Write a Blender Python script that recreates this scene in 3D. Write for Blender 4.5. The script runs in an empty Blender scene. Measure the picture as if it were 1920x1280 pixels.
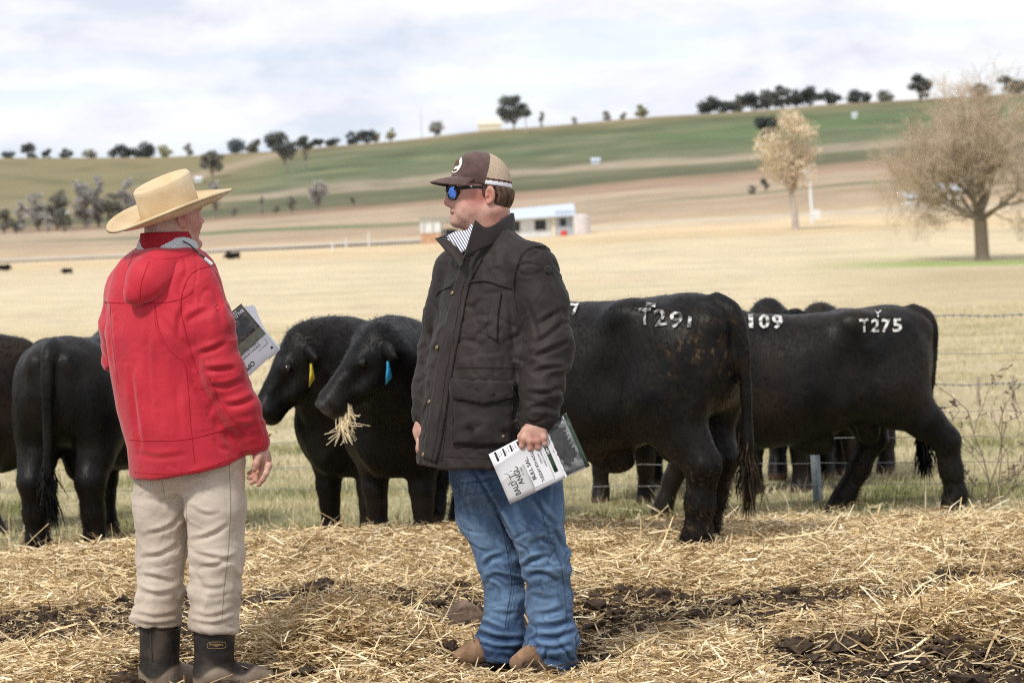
import bpy, math, random
import numpy as np
from mathutils import Vector, Matrix
from mathutils.bvhtree import BVHTree
random.seed(7); rng = np.random.default_rng(7)
SC = bpy.context.scene
COL = SC.collection
# ------------------------------------------------------------------ camera
FPX = 4800.0                       # focal length in photo pixels (90 mm on 36 mm)
CAM = np.array([0, 0, 1.55])
PITCH, ROLL = math.atan(210 / FPX), math.radians(2.0)
FW = np.array([0, math.cos(PITCH), -math.sin(PITCH)])
_r0 = np.array([1.0, 0, 0]); _u0 = np.array([0, math.sin(PITCH), math.cos(PITCH)])
RT = _r0 * math.cos(ROLL) - _u0 * math.sin(ROLL)
UP = _u0 * math.cos(ROLL) + _r0 * math.sin(ROLL)
cam = bpy.data.cameras.new('camera'); camo = bpy.data.objects.new('camera', cam); COL.objects.link(camo)
camo.matrix_world = Matrix(((RT[0], UP[0], -FW[0], CAM[0]), (RT[1], UP[1], -FW[1], CAM[1]), (RT[2], UP[2], -FW[2], CAM[2]), (0, 0, 0, 1)))
cam.lens = 90; cam.sensor_width = 36; cam.clip_start = .1; cam.clip_end = 20000
cam.dof.use_dof = True; cam.dof.focus_distance = 9.1; cam.dof.aperture_fstop = 5.6
SC.camera = camo
# ------------------------------------------------------------------ sky, sun, exposure
SUN_EL, SUN_DIR = math.radians(50), np.array([-.45, -.62, 0])
w = bpy.data.worlds.new('World'); SC.world = w; w.use_nodes = True
nt = w.node_tree; nt.nodes.clear(); N = nt.nodes.new; L = nt.links.new
out = N('ShaderNodeOutputWorld'); mixs = N('ShaderNodeMixShader')
sky = N('ShaderNodeTexSky'); sky.sky_type = 'NISHITA'; sky.sun_disc = False; sky.ozone_density = 5; sky.dust_density = .2; sky.air_density = .8
sky.sun_elevation = SUN_EL; sky.sun_rotation = math.atan2(SUN_DIR[0], SUN_DIR[1])
bs = N('ShaderNodeBackground'); bs.inputs[1].default_value = .12; L(sky.outputs[0], bs.inputs[0])
tc = N('ShaderNodeTexCoord')
mp = N('ShaderNodeMapping'); mp.inputs['Scale'].default_value = (13, 13, 30); mp.inputs['Location'].default_value = (.35, 0, .55); L(tc.outputs['Generated'], mp.inputs[0])
n1 = N('ShaderNodeTexNoise'); n1.inputs['Scale'].default_value = 1.0; n1.inputs['Detail'].default_value = 7; n1.inputs['Roughness'].default_value = .6; n1.inputs['Distortion'].default_value = .35
L(mp.outputs[0], n1.inputs[0])
cr = N('ShaderNodeValToRGB'); e = cr.color_ramp.elements
e[0].position = .36; e[0].color = (.73, .77, .88, 1); e[1].position = .60; e[1].color = (.98, .985, 1.0, 1)
m = e.new(.47); m.color = (.87, .88, .95, 1)
L(n1.outputs[0], cr.inputs[0])
bc = N('ShaderNodeBackground'); bc.inputs[1].default_value = 1.0; L(cr.outputs[0], bc.inputs[0])
mp2 = N('ShaderNodeMapping'); mp2.inputs['Scale'].default_value = (4, 4, 46); mp2.inputs['Location'].default_value = (1.7, 0, .2); L(tc.outputs['Generated'], mp2.inputs[0])
n2 = N('ShaderNodeTexNoise'); n2.inputs['Scale'].default_value = 1.0; n2.inputs['Detail'].default_value = 5; n2.inputs['Roughness'].default_value = .5; L(mp2.outputs[0], n2.inputs[0])
cr2 = N('ShaderNodeValToRGB'); e = cr2.color_ramp.elements; e[0].position = .36; e[0].color = (.68,) * 3 + (1,); e[1].position = .56; e[1].color = (1, 1, 1, 1)
L(n2.outputs[0], cr2.inputs[0]); L(cr2.outputs[0], mixs.inputs[0]); L(bs.outputs[0], mixs.inputs[1]); L(bc.outputs[0], mixs.inputs[2]); L(mixs.outputs[0], out.inputs[0])
sd = bpy.data.lights.new('sun', 'SUN'); sd.energy = 2.7; sd.angle = math.radians(7); sd.color = (1, .96, .88)
so = bpy.data.objects.new('sun', sd); COL.objects.link(so)
_d = SUN_DIR / np.linalg.norm(SUN_DIR) * math.cos(SUN_EL); so.rotation_euler = Vector((_d[0], _d[1], math.sin(SUN_EL))).to_track_quat('Z', 'Y').to_euler()
SC.view_settings.view_transform = 'Standard'; SC.view_settings.look = 'None'; SC.view_settings.gamma = 1; SC.view_settings.exposure = .08
SC.view_settings.use_curve_mapping = False
SC.cycles.use_denoising = False; SC.cycles.max_bounces = 6; SC.cycles.filter_width = 1.1; SC.cycles.sample_clamp_indirect = 3
# ------------------------------------------------------------------ helpers: photo rays, noise, meshes
def ray(px, py):
    return FW + RT * ((px - 960) / FPX) + UP * ((640 - py) / FPX)
def P(px, py, D):
    return CAM + D * ray(px, py)
def A(v): return np.asarray(v, float)
def unit(v):
    v = A(v); return v / np.linalg.norm(v)
_perm = np.random.default_rng(3).permutation(256).astype(np.int32); _perm = np.concatenate([_perm, _perm, _perm])
_g = np.random.default_rng(4).normal(size=(256, 3)); _g /= np.linalg.norm(_g, axis=1)[:, None]
def pnoise(p):
    p = np.asarray(p, float); i = np.floor(p).astype(int); f = p - i; i &= 255
    u = f * f * f * (f * (f * 6 - 15) + 10); r = 0
    for dx in (0, 1):
        for dy in (0, 1):
            for dz in (0, 1):
                h = _perm[_perm[_perm[i[:, 0] + dx] + i[:, 1] + dy] + i[:, 2] + dz]
                g = _g[h]; d = g[:, 0] * (f[:, 0] - dx) + g[:, 1] * (f[:, 1] - dy) + g[:, 2] * (f[:, 2] - dz)
                wt = (u[:, 0] if dx else 1 - u[:, 0]) * (u[:, 1] if dy else 1 - u[:, 1]) * (u[:, 2] if dz else 1 - u[:, 2])
                r = r + wt * d
    return r
def fbm(p, o=3):
    r = 0; a = 1; p = np.asarray(p, float)
    for k in range(o): r = r + a * pnoise(p); p = p * 2.03 + 17.3; a *= .5
    return r
def mk(name, V, F, mat=None, smooth=True, attrs=None):
    """V (n,3); F an int array (m,k) or a list of such arrays"""
    V = np.asarray(V, np.float32)
    if isinstance(F, list) and np.ndim(F[0]) == 1: F = np.asarray(F, np.int32)
    Fs = [np.asarray(F, np.int32)] if not isinstance(F, list) else [np.asarray(f, np.int32) for f in F if len(f)]
    me = bpy.data.meshes.new(name); me.vertices.add(len(V)); me.vertices.foreach_set('co', V.ravel())
    lv = np.concatenate([f.ravel() for f in Fs]); tot = np.concatenate([np.full(len(f), f.shape[1], np.int32) for f in Fs])
    me.loops.add(len(lv)); me.loops.foreach_set('vertex_index', lv)
    me.polygons.add(len(tot)); me.polygons.foreach_set('loop_start', np.concatenate([[0], np.cumsum(tot)[:-1]]).astype(np.int32))
    me.polygons.foreach_set('loop_total', tot)
    me.polygons.foreach_set('use_smooth', np.full(len(tot), smooth))
    for k, a in (attrs or {}).items():
        a = np.asarray(a, np.float32)
        if a.ndim == 1: at = me.attributes.new(k, 'FLOAT', 'POINT'); at.data.foreach_set('value', a)
        else: at = me.attributes.new(k, 'FLOAT_COLOR', 'POINT'); at.data.foreach_set('color', np.c_[a, np.ones(len(a))].astype(np.float32).ravel())
    me.update(calc_edges=True); me.validate()
    if mat: me.materials.append(mat)
    return me
def tag(o, label=None, cat=None, group=None, kind=None):
    if label: o['label'] = label
    if cat: o['category'] = cat
    if group: o['group'] = group
    if kind: o['kind'] = kind
    return o
def empty(name, loc):
    o = bpy.data.objects.new(name, None); COL.objects.link(o); o.location = tuple(loc); o.empty_display_size = .1; return o
def root_off(o):
    r = np.zeros(3)
    while o is not None: r = r + A(o.location); o = o.parent
    return r
def ob(name, V, F, mat, parent=None, smooth=True, attrs=None, kind=None, label=None, loc=None):
    """mesh from WORLD coordinates, linked under parent"""
    V = np.asarray(V, float)
    off = root_off(parent) if parent is not None else (A(loc) if loc is not None else np.zeros(3))
    o = bpy.data.objects.new(name, mk(name, V - off, F, mat, smooth, attrs)); COL.objects.link(o)
    if parent is not None: o.parent = parent
    elif loc is not None: o.location = tuple(loc)
    tag(o, label=label, kind=kind); return o
def vnorm(V, F):
    n = np.zeros_like(V)
    for f in (F if isinstance(F, list) else [F]):
        c = np.cross(V[f[:, 2]] - V[f[:, 0]], V[f[:, -1]] - V[f[:, 1]]) if f.shape[1] == 4 else np.cross(V[f[:, 1]] - V[f[:, 0]], V[f[:, 2]] - V[f[:, 0]])
        for k in range(f.shape[1]): np.add.at(n, f[:, k], c)
    return n / (np.linalg.norm(n, axis=1)[:, None] + 1e-12)
class MB:
    """collects tubes, boxes, sheets; build() links one mesh object"""
    def __init__(s): s.V = []; s.F3 = []; s.F4 = []; s.n = 0; s.at = []
    def add(s, V, F, a=0.):
        V = np.asarray(V, float); F = np.asarray(F, int)
        (s.F4 if F.shape[1] == 4 else s.F3).append(F + s.n); s.V.append(V); s.n += len(V); s.at.append(np.full(len(V), a)); return s
    def tube(s, pts, rad, n=6, cap=True, a=0.):
        pts = np.asarray(pts, float); m = len(pts); rad = np.broadcast_to(np.asarray(rad, float), (m,))
        t = np.gradient(pts, axis=0); t /= np.linalg.norm(t, axis=1)[:, None] + 1e-9
        ref = np.array([0, 0, 1.]) if abs(t[:, 2]).mean() < .8 else np.array([1., 0, 0])
        u = np.cross(t, ref); u /= np.linalg.norm(u, axis=1)[:, None] + 1e-9; v = np.cross(t, u)
        an = np.arange(n) * 2 * np.pi / n
        V = pts[:, None] + rad[:, None, None] * (np.cos(an)[None, :, None] * u[:, None] + np.sin(an)[None, :, None] * v[:, None])
        i = np.arange(m - 1)[:, None] * n; j = np.arange(n)[None]; k = (j + 1) % n
        F = np.stack([i + j, i + k, i + n + k, i + n + j], -1).reshape(-1, 4)[:, ::-1]
        s.add(V.reshape(-1, 3), F, a)
        if cap:
            for e, flip in ((0, False), (m - 1, True)):
                c = np.r_[V[e], pts[e][None]]; q = np.stack([np.arange(n), (np.arange(n) + 1) % n, np.full(n, n)], -1)
                s.add(c, q[:, ::-1] if flip else q, a)
        return s
    def box(s, c, sz, R=None, a=0.):
        g = np.array([[x, y, z] for x in (-.5, .5) for y in (-.5, .5) for z in (-.5, .5)]) * A(sz)
        if R is not None: g = g @ A(R).T
        s.add(g + A(c), [[0, 1, 3, 2], [4, 6, 7, 5], [0, 4, 5, 1], [2, 3, 7, 6], [0, 2, 6, 4], [1, 5, 7, 3]], a); return s
    def get(s):
        Fs = []
        if s.F3: Fs.append(np.concatenate(s.F3))
        if s.F4: Fs.append(np.concatenate(s.F4))
        return np.concatenate(s.V), Fs
    def build(s, name, mat, parent=None, smooth=True, kind=None, label=None, attr=None, loc=None):
        V, F = s.get(); return ob(name, V, F, mat, parent, smooth, {attr: np.concatenate(s.at)} if attr else None, kind, label, loc)
def catmull(p, k):
    p = np.asarray(p, float); n = len(p)
    if n < 2: return p
    q = np.concatenate([[2 * p[0] - p[1]], p, [2 * p[-1] - p[-2]]]); o = []
    for i in range(n - 1):
        a, b, c, d = q[i:i + 4]
        for t in np.arange(k) / k:
            o.append(.5 * (2 * b + (c - a) * t + (2 * a - 5 * b + 4 * c - d) * t * t + (3 * b - a - 3 * c + d) * t ** 3))
    o.append(p[-1]); return np.array(o)
def sheet(rows, thick=.003, k=4, flip=False, lin=False):
    """rows of world points -> smooth thick sheet (V, F4)"""
    R = np.asarray(rows, float)
    if not lin:
        R = np.array([catmull(r, k) for r in R]); R = np.array([catmull(R[:, j], k) for j in range(R.shape[1])]).transpose(1, 0, 2)
    m, n = R.shape[:2]; V = R.reshape(-1, 3)
    i = (np.arange(m - 1)[:, None] * n + np.arange(n - 1)[None]).ravel(); F = np.stack([i, i + 1, i + n + 1, i + n], -1)
    if flip: F = F[:, ::-1]
    nr = vnorm(V, F); t = m * n
    bd = [(j, j + 1) for j in range(n - 1)] + [((r) * n + n - 1, (r + 1) * n + n - 1) for r in range(m - 1)] + [((m - 1) * n + j + 1, (m - 1) * n + j) for j in range(n - 1)] + [((r + 1) * n, r * n) for r in range(m - 1)]
    S = np.array([[b, a, a + t, b + t] for a, b in bd])
    if flip: S = S[:, ::-1]
    return np.r_[V, V - nr * thick], np.r_[F, F[:, ::-1] + t, S]
# ------------------------------------------------------------------ helpers: distance fields, turned into one skin each
class Vol:
    def __init__(s, lo, hi, h):
        s.h = h; s.lo = A(lo); s.n = np.ceil((A(hi) - s.lo) / h).astype(int) + 2
        s.f = np.full(tuple(s.n), .5, np.float32); s.ax = [(s.lo[i] + h * np.arange(s.n[i])).astype(np.float32) for i in range(3)]
    def blk(s, lo, hi):
        a = np.clip(np.floor((A(lo) - s.lo) / s.h).astype(int), 0, s.n); b = np.clip(np.ceil((A(hi) - s.lo) / s.h).astype(int) + 1, 0, s.n)
        sl = tuple(slice(x, y) for x, y in zip(a, b))
        return sl, s.ax[0][sl[0]][:, None, None], s.ax[1][sl[1]][None, :, None], s.ax[2][sl[2]][None, None, :]
    def op(s, sl, d, k, mode):
        a = s.f[sl]
        if a.size == 0: return
        if mode == 'u': hh = np.maximum(k - np.abs(a - d), 0) / k; s.f[sl] = np.minimum(a, d) - hh * hh * k * .25
        else:
            if mode == 's': d = -d
            hh = np.maximum(k - np.abs(a - d), 0) / k; s.f[sl] = np.maximum(a, d) + hh * hh * k * .25
    def cone(s, a, b, ra, rb, k=.02, mode='u', sq=None):
        a = A(a); b = A(b); m = max(ra, rb) + k + 2 * s.h
        if sq is not None and sq[1] < 1: m = max(ra, rb) / sq[1] + k + 2 * s.h
        sl, X, Y, Z = s.blk(np.minimum(a, b) - m, np.maximum(a, b) + m); ba = b - a; l2 = max(ba @ ba, 1e-9)
        qx, qy, qz = X - np.float32(a[0]), Y - np.float32(a[1]), Z - np.float32(a[2])
        t = np.clip((qx * ba[0] + qy * ba[1] + qz * ba[2]) / l2, 0, 1).astype(np.float32)
        qx = qx - t * ba[0]; qy = qy - t * ba[1]; qz = qz - t * ba[2]
        if sq is not None:
            ax = unit(sq[0]); e = (qx * ax[0] + qy * ax[1] + qz * ax[2]) * (sq[1] - 1)
            qx = qx + e * ax[0]; qy = qy + e * ax[1]; qz = qz + e * ax[2]
        s.op(sl, (np.sqrt(qx * qx + qy * qy + qz * qz) - (ra + (rb - ra) * t)).astype(np.float32), k, mode); return s
    def chain(s, pts, rad, k=.02, mode='u', sq=None):
        for i in range(len(pts) - 1): s.cone(pts[i], pts[i + 1], rad[i], rad[i + 1], k, mode, sq)
        return s
    def ball(s, c, r, k=.02, mode='u'): return s.cone(c, A(c) + 1e-5, r, r, k, mode)
    def ell(s, c, r, R=None, k=.02, mode='u'):
        """R: rows are the ellipsoid's axes"""
        c = A(c); r = A(r); m = r.max() + k + 2 * s.h; sl, X, Y, Z = s.blk(c - m, c + m)
        q = (X - np.float32(c[0]), Y - np.float32(c[1]), Z - np.float32(c[2]))
        if R is not None: R = A(R); q = tuple(q[0] * R[i, 0] + q[1] * R[i, 1] + q[2] * R[i, 2] for i in range(3))
        k0 = np.sqrt(sum((q[i] / r[i]) ** 2 for i in range(3))); k1 = np.sqrt(sum((q[i] / r[i] ** 2) ** 2 for i in range(3))) + 1e-6
        s.op(sl, (k0 * (k0 - 1) / k1).astype(np.float32), k, mode); return s
    def loft(s, rows, sx, fx, k=.02, p=2.2, mode='u', ends=(0, 0)):
        """rows (centre, half along sx, half along fx) stacked upward in z"""
        rows = sorted(rows, key=lambda r: r[0][2]); z = np.array([r[0][2] for r in rows])
        sl, X, Y, Z = s.blk((-1e3, -1e3, z[0] - .03), (1e3, 1e3, z[-1] + .03)); zz = Z.ravel()
        zd = np.linspace(z[0] - .05, z[-1] + .05, 200); ker = np.hanning(13); ker /= ker.sum()
        def ip(v):
            d = np.interp(zd, z, v); d = np.convolve(np.pad(d, 6, 'edge'), ker, 'valid'); return np.interp(zz, zd, d).astype(np.float32)[None, None, :]
        cx, cy, a, b = ip([r[0][0] for r in rows]), ip([r[0][1] for r in rows]), ip([r[1] for r in rows]), ip([r[2] for r in rows])
        u = (X - cx) * sx[0] + (Y - cy) * sx[1]; v = (X - cx) * fx[0] + (Y - cy) * fx[1]
        d = ((np.abs(u / a) ** p + np.abs(v / b) ** p) ** (1 / p) - 1) * np.minimum(a, b)
        d = np.maximum(d, np.maximum(z[0] - Z, Z - z[-1]))
        s.op(sl, d.astype(np.float32), k, mode); return s
    def half(s, pt, nrm, k=.01):
        """keep only the side nrm points away from"""
        sl, X, Y, Z = s.blk((-1e3,) * 3, (1e3,) * 3); nrm = unit(nrm); pt = A(pt)
        s.op(sl, ((X - pt[0]) * nrm[0] + (Y - pt[1]) * nrm[1] + (Z - pt[2]) * nrm[2]).astype(np.float32), k, 'i'); return s
    def mesh(s):
        f = s.f; n = f.shape; g = f < 0
        c = np.zeros((n[0] - 1, n[1] - 1, n[2] - 1), np.int8)
        offs = [(x, y, z) for x in (0, 1) for y in (0, 1) for z in (0, 1)]
        for o in offs: c += g[o[0]:n[0] - 1 + o[0], o[1]:n[1] - 1 + o[1], o[2]:n[2] - 1 + o[2]]
        act = (c > 0) & (c < 8); I = np.argwhere(act); idx = np.full(act.shape, -1, np.int32); idx[act] = np.arange(len(I))
        vals = [f[I[:, 0] + o[0], I[:, 1] + o[1], I[:, 2] + o[2]] for o in offs]
        acc = np.zeros((len(I), 3)); cnt = np.zeros(len(I))
        for a in range(8):
            for b in range(a + 1, 8):
                if sum(abs(p - q) for p, q in zip(offs[a], offs[b])) != 1: continue
                va, vb = vals[a], vals[b]; mk_ = (va < 0) != (vb < 0); t = np.where(mk_, va / np.where(mk_, va - vb, 1), 0)
                pt = A(offs[a]) + t[:, None] * (A(offs[b]) - A(offs[a])); acc += np.where(mk_[:, None], pt, 0); cnt += mk_
        V = s.lo + s.h * (I + acc / cnt[:, None]); Fs = []
        for ax in range(3):
            u, v = (ax + 1) % 3, (ax + 2) % 3
            sa = [slice(None)] * 3; sb = [slice(None)] * 3; sa[ax] = slice(0, -1); sb[ax] = slice(1, None)
            ga, gb = g[tuple(sa)], g[tuple(sb)]; E = np.argwhere(ga != gb)
            E = E[(E[:, u] > 0) & (E[:, v] > 0) & (E[:, u] < n[u] - 1) & (E[:, v] < n[v] - 1)]
            q = []
            for du, dv in ((-1, -1), (0, -1), (0, 0), (-1, 0)):
                e = E.copy(); e[:, u] += du; e[:, v] += dv; q.append(idx[e[:, 0], e[:, 1], e[:, 2]])
            q = np.stack(q, -1); ins = ga[E[:, 0], E[:, 1], E[:, 2]]; q[~ins] = q[~ins][:, ::-1]; Fs.append(q)
        F = np.concatenate(Fs); F = F[(F >= 0).all(1)]; return V, F
def creases(V, n, amp, fr=7., seed=0., st=(1, 1, 1), w_=.07):
    """thin sharp crease lines wandering over cloth, with a soft swelling beside them"""
    q = V * np.array(st) * fr + seed; q = q + .35 * np.stack([pnoise(q * .9 + 3), pnoise(q * .9 + 13), pnoise(q * .9 + 23)], 1); d = 0
    for k in range(2):
        c = pnoise(q * (1 + .7 * k) + 31 * k); m_ = np.clip(pnoise(q * .55 + 51 + 7 * k) * 2.2 + .35, 0, 1); d = d - m_ * np.exp(-(c / w_) ** 2) + .8 * m_ * np.exp(-((c - .16) / .12) ** 2)
    return V + n * (np.asarray(amp) * d)[:, None]
def folds(V, n, lines, depth=.007, w_=5.):
    """single folds laid along photo-pixel lines on the side of a garment that faces the camera"""
    d = V - CAM; z = d @ FW; px = np.c_[960 + FPX * (d @ RT) / z, 640 - FPX * (d @ UP) / z]; face = np.clip(-(n * d).sum(1) / np.linalg.norm(d, axis=1) * 3, 0, 1); o = np.zeros(len(V))
    for ln in lines:
        k = 1.
        if isinstance(ln[-1], (int, float)): k = ln[-1]; ln = ln[:-1]
        p_ = catmull(ln, 5); best = np.full(len(V), 99.); sg = np.zeros(len(V)); tt = np.zeros(len(V))
        for i in range(len(p_) - 1):
            a, b = p_[i], p_[i + 1]; ba = b - a; l2 = ba @ ba + 1e-9; t = np.clip(((px - a) @ ba) / l2, 0, 1); r_ = px - a - t[:, None] * ba; dd = np.hypot(r_[:, 0], r_[:, 1]); m = dd < best
            best[m] = dd[m]; sg[m] = np.sign(ba[0] * r_[m, 1] - ba[1] * r_[m, 0]); tt[m] = (i + t[m]) / (len(p_) - 1)
        s = best * sg; end = np.sin(np.clip(tt, 0, 1) * np.pi) ** .7; o += k * end * (-np.exp(-(s / w_) ** 2) + .85 * np.exp(-((s + 1.9 * w_) / (1.25 * w_)) ** 2) + .3 * np.exp(-((s - 1.9 * w_) / (1.5 * w_)) ** 2))
    return V + n * (depth * face * np.clip(o, -1.6, 1.6))[:, None]
def smooth_v(V, F, it=1, lam=.5):
    for _ in range(it):
        a = np.zeros_like(V); c = np.zeros(len(V))
        for k in range(F.shape[1]):
            j = (k + 1) % F.shape[1]; np.add.at(a, F[:, k], V[F[:, j]]); np.add.at(c, F[:, k], 1); np.add.at(a, F[:, j], V[F[:, k]]); np.add.at(c, F[:, j], 1)
        V = V + lam * (a / np.maximum(c, 1)[:, None] - V)
    return V
def bvh(V, F): return BVHTree.FromPolygons([tuple(v) for v in V], [tuple(int(i) for i in f) for f in F])
def hit(bv, px, py, off=0., default=None):
    d = Vector(ray(px, py)).normalized(); h = bv.ray_cast(Vector(CAM), d)
    if h[0] is None:
        return (default, None) if default is not None else (None, None)
    n = A(h[1])
    if n @ A(d) > 0: n = -n
    return A(h[0]) + n * off, n
def drape(bv, rows, off=.004, thick=.004, sub=6):
    """photo-pixel grid laid onto a skin as a thick patch"""
    R = np.asarray(rows, float); m, n = R.shape[:2]; u = np.linspace(0, n - 1, (n - 1) * sub + 1); v = np.linspace(0, m - 1, (m - 1) * sub + 1)
    G = np.array([[np.interp(u, np.arange(n), R[i, :, c]) for c in (0, 1)] for i in range(m)]).transpose(0, 2, 1)
    G = np.array([[np.interp(v, np.arange(m), G[:, j, c]) for c in (0, 1)] for j in range(len(u))]).transpose(2, 0, 1)
    out = np.full(G.shape[:2] + (3,), np.nan)
    for i in range(G.shape[0]):
        for j in range(G.shape[1]):
            h, _ = hit(bv, G[i, j, 0], G[i, j, 1], off)
            if h is not None: out[i, j] = h
    bad = np.isnan(out[..., 0]); Dm = np.nanmedian(((out - CAM) @ FW)[~bad])
    for i, j in np.argwhere(bad): out[i, j] = P(G[i, j, 0], G[i, j, 1], Dm)
    return sheet(out, thick, lin=True, flip=True)
def seam_pts(bv, pix, off=.002, step=6):
    p = np.asarray(pix, float); o = []
    for i in range(len(p) - 1):
        k = max(2, int(np.hypot(*(p[i + 1] - p[i])) / step))
        for t in np.arange(k) / k:
            h, _ = hit(bv, *(p[i] + t * (p[i + 1] - p[i])), off)
            if h is not None: o.append(h)
    h, _ = hit(bv, *p[-1], off)
    if h is not None: o.append(h)
    return np.array(o)
_txt = {}
def text_tris(s, offset=0.):
    key = (s, offset)
    if key not in _txt:
        cu = bpy.data.curves.new('t', 'FONT'); cu.body = s; cu.size = 1; cu.offset = offset; cu.resolution_u = 4; cu.align_x = 'LEFT'
        o = bpy.data.objects.new('t', cu); COL.objects.link(o); bpy.context.view_layer.update()
        me = bpy.data.meshes.new_from_object(o.evaluated_get(bpy.context.evaluated_depsgraph_get())); me.calc_loop_triangles()
        V = np.array([v.co[:2] for v in me.vertices]); T = np.array([t.vertices[:] for t in me.loop_triangles])
        bpy.data.objects.remove(o); bpy.data.curves.remove(cu); bpy.data.meshes.remove(me)
        lo, hi = V.min(0), V.max(0); V = (V - lo) / (hi - lo); _txt[key] = (V, T)
    return _txt[key]
# ------------------------------------------------------------------ helpers: materials
def M(name, cols, scale=8., sc3=None, rough=.8, bump=0., bscale=60., bsc3=None, spec=.3, sheen=0., detail=6., attr=None, acols=None, sss=0., metal=0., pos=(.35, .65), alpha=None, trans=0., coat=0.):
    """noise-ramped base colour + noise bump; attr mixes in acols by a float attribute (list of (attr, colour))"""
    m = bpy.data.materials.new(name); m.use_nodes = True; t = m.node_tree; N = t.nodes.new; L = t.links.new
    b = t.nodes['Principled BSDF']; b.inputs['Roughness'].default_value = rough; b.inputs['Specular IOR Level'].default_value = spec; b.inputs['Metallic'].default_value = metal
    if sheen: b.inputs['Sheen Weight'].default_value = sheen; b.inputs['Sheen Roughness'].default_value = .5
    if sss: b.inputs['Subsurface Weight'].default_value = sss; b.inputs['Subsurface Radius'].default_value = (.012, .005, .003); b.inputs['Subsurface Scale'].default_value = 1.
    if coat: b.inputs['Coat Weight'].default_value = coat; b.inputs['Coat Roughness'].default_value = .1
    tc = N('ShaderNodeTexCoord'); mp = N('ShaderNodeMapping'); L(tc.outputs['Object'], mp.inputs[0]); mp.inputs['Scale'].default_value = sc3 or (1, 1, 1)
    no = N('ShaderNodeTexNoise'); no.inputs['Scale'].default_value = scale; no.inputs['Detail'].default_value = detail; L(mp.outputs[0], no.inputs[0])
    cr = N('ShaderNodeValToRGB'); L(no.outputs[0], cr.inputs[0]); el = cr.color_ramp.elements
    ps = np.linspace(pos[0], pos[1], len(cols)); el[0].position = ps[0]; el[0].color = (*cols[0], 1); el[1].position = ps[-1]; el[1].color = (*cols[-1], 1)
    for p_, c_ in zip(ps[1:-1], cols[1:-1]): q = el.new(p_); q.color = (*c_, 1)
    c = cr.outputs[0]
    for an, ac in (attr or []):
        at = N('ShaderNodeAttribute'); at.attribute_name = an; mx = N('ShaderNodeMix'); mx.data_type = 'RGBA'; L(at.outputs['Fac'], mx.inputs[0]); L(c, mx.inputs[6]); mx.inputs[7].default_value = (*ac, 1); c = mx.outputs[2]
    L(c, b.inputs['Base Color'])
    if bump:
        mp2 = N('ShaderNodeMapping'); L(tc.outputs['Object'], mp2.inputs[0]); mp2.inputs['Scale'].default_value = bsc3 or (1, 1, 1)
        n2 = N('ShaderNodeTexNoise'); n2.inputs['Scale'].default_value = bscale; n2.inputs['Detail'].default_value = 4; L(mp2.outputs[0], n2.inputs[0])
        bp = N('ShaderNodeBump'); bp.inputs['Strength'].default_value = 1; bp.inputs['Distance'].default_value = bump; L(n2.outputs[0], bp.inputs['Height']); L(bp.outputs[0], b.inputs['Normal'])
    return m
def MC(name, attr='col', rough=.85, bump=0., bscale=40., spec=.2, nscale=6., namp=.3, trans=0.):
    """colour attribute x noise"""
    m = bpy.data.materials.new(name); m.use_nodes = True; t = m.node_tree; N = t.nodes.new; L = t.links.new; b = t.nodes['Principled BSDF']
    b.inputs['Roughness'].default_value = rough; b.inputs['Specular IOR Level'].default_value = spec
    at = N('ShaderNodeAttribute'); at.attribute_name = attr; tc = N('ShaderNodeTexCoord'); no = N('ShaderNodeTexNoise'); no.inputs['Scale'].default_value = nscale; no.inputs['Detail'].default_value = 8; L(tc.outputs['Object'], no.inputs[0])
    mr = N('ShaderNodeMapRange'); mr.inputs[1].default_value = .3; mr.inputs[2].default_value = .7; mr.inputs[3].default_value = 1 - namp; mr.inputs[4].default_value = 1 + namp; L(no.outputs[0], mr.inputs[0])
    mx = N('ShaderNodeVectorMath'); mx.operation = 'SCALE'; L(at.outputs['Color'], mx.inputs[0]); L(mr.outputs[0], mx.inputs['Scale']); L(mx.outputs[0], b.inputs['Base Color'])
    if bump:
        n2 = N('ShaderNodeTexNoise'); n2.inputs['Scale'].default_value = bscale; n2.inputs['Detail'].default_value = 6; L(tc.outputs['Object'], n2.inputs[0])
        bp = N('ShaderNodeBump'); bp.inputs['Distance'].default_value = bump; L(n2.outputs[0], bp.inputs['Height']); L(bp.outputs[0], b.inputs['Normal'])
    return m
# ------------------------------------------------------------------ terrain
KX = np.array([0, 300, 480, 700, 960, 1300, 1640, 1920.])
FAR = {145: [545, 535, 525, 517, 508, 498, 492, 488], 220: [512, 500, 492, 484, 474, 450, 436, 428], 300: [492, 480, 470, 460, 447, 425, 408, 398],
       450: [455, 445, 432, 422, 408, 375, 345, 325], 600: [430, 418, 402, 383, 362, 335, 305, 290], 700: [400, 388, 372, 350, 328, 303, 275, 262],
       820: [350, 343, 330, 308, 285, 258, 233, 218], 950: [299, 296, 286, 268, 243, 216, 192, 178], 1000: [301, 298, 288, 270, 245, 218, 194, 180]}
NEAR = {3: 0, 9: 0, 11: -.03, 12.4: -.09, 13: -.13, 14.5: -.22, 16: -.28, 20: -.36, 25: -.43, 40: -.52, 60: -.62, 100: -.72}
KY = np.array(sorted(NEAR) + sorted(FAR) + [1250, 1800, 6000.], float)
KZ = np.array([[NEAR[y]] * len(KX) for y in sorted(NEAR)] + [[P(KX[i], FAR[y][i], y)[2] for i in range(len(KX))] for y in sorted(FAR)])
KZ = np.r_[KZ, KZ[-1:] - 14, KZ[-1:] - 40, KZ[-1:] - 60]
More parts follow.
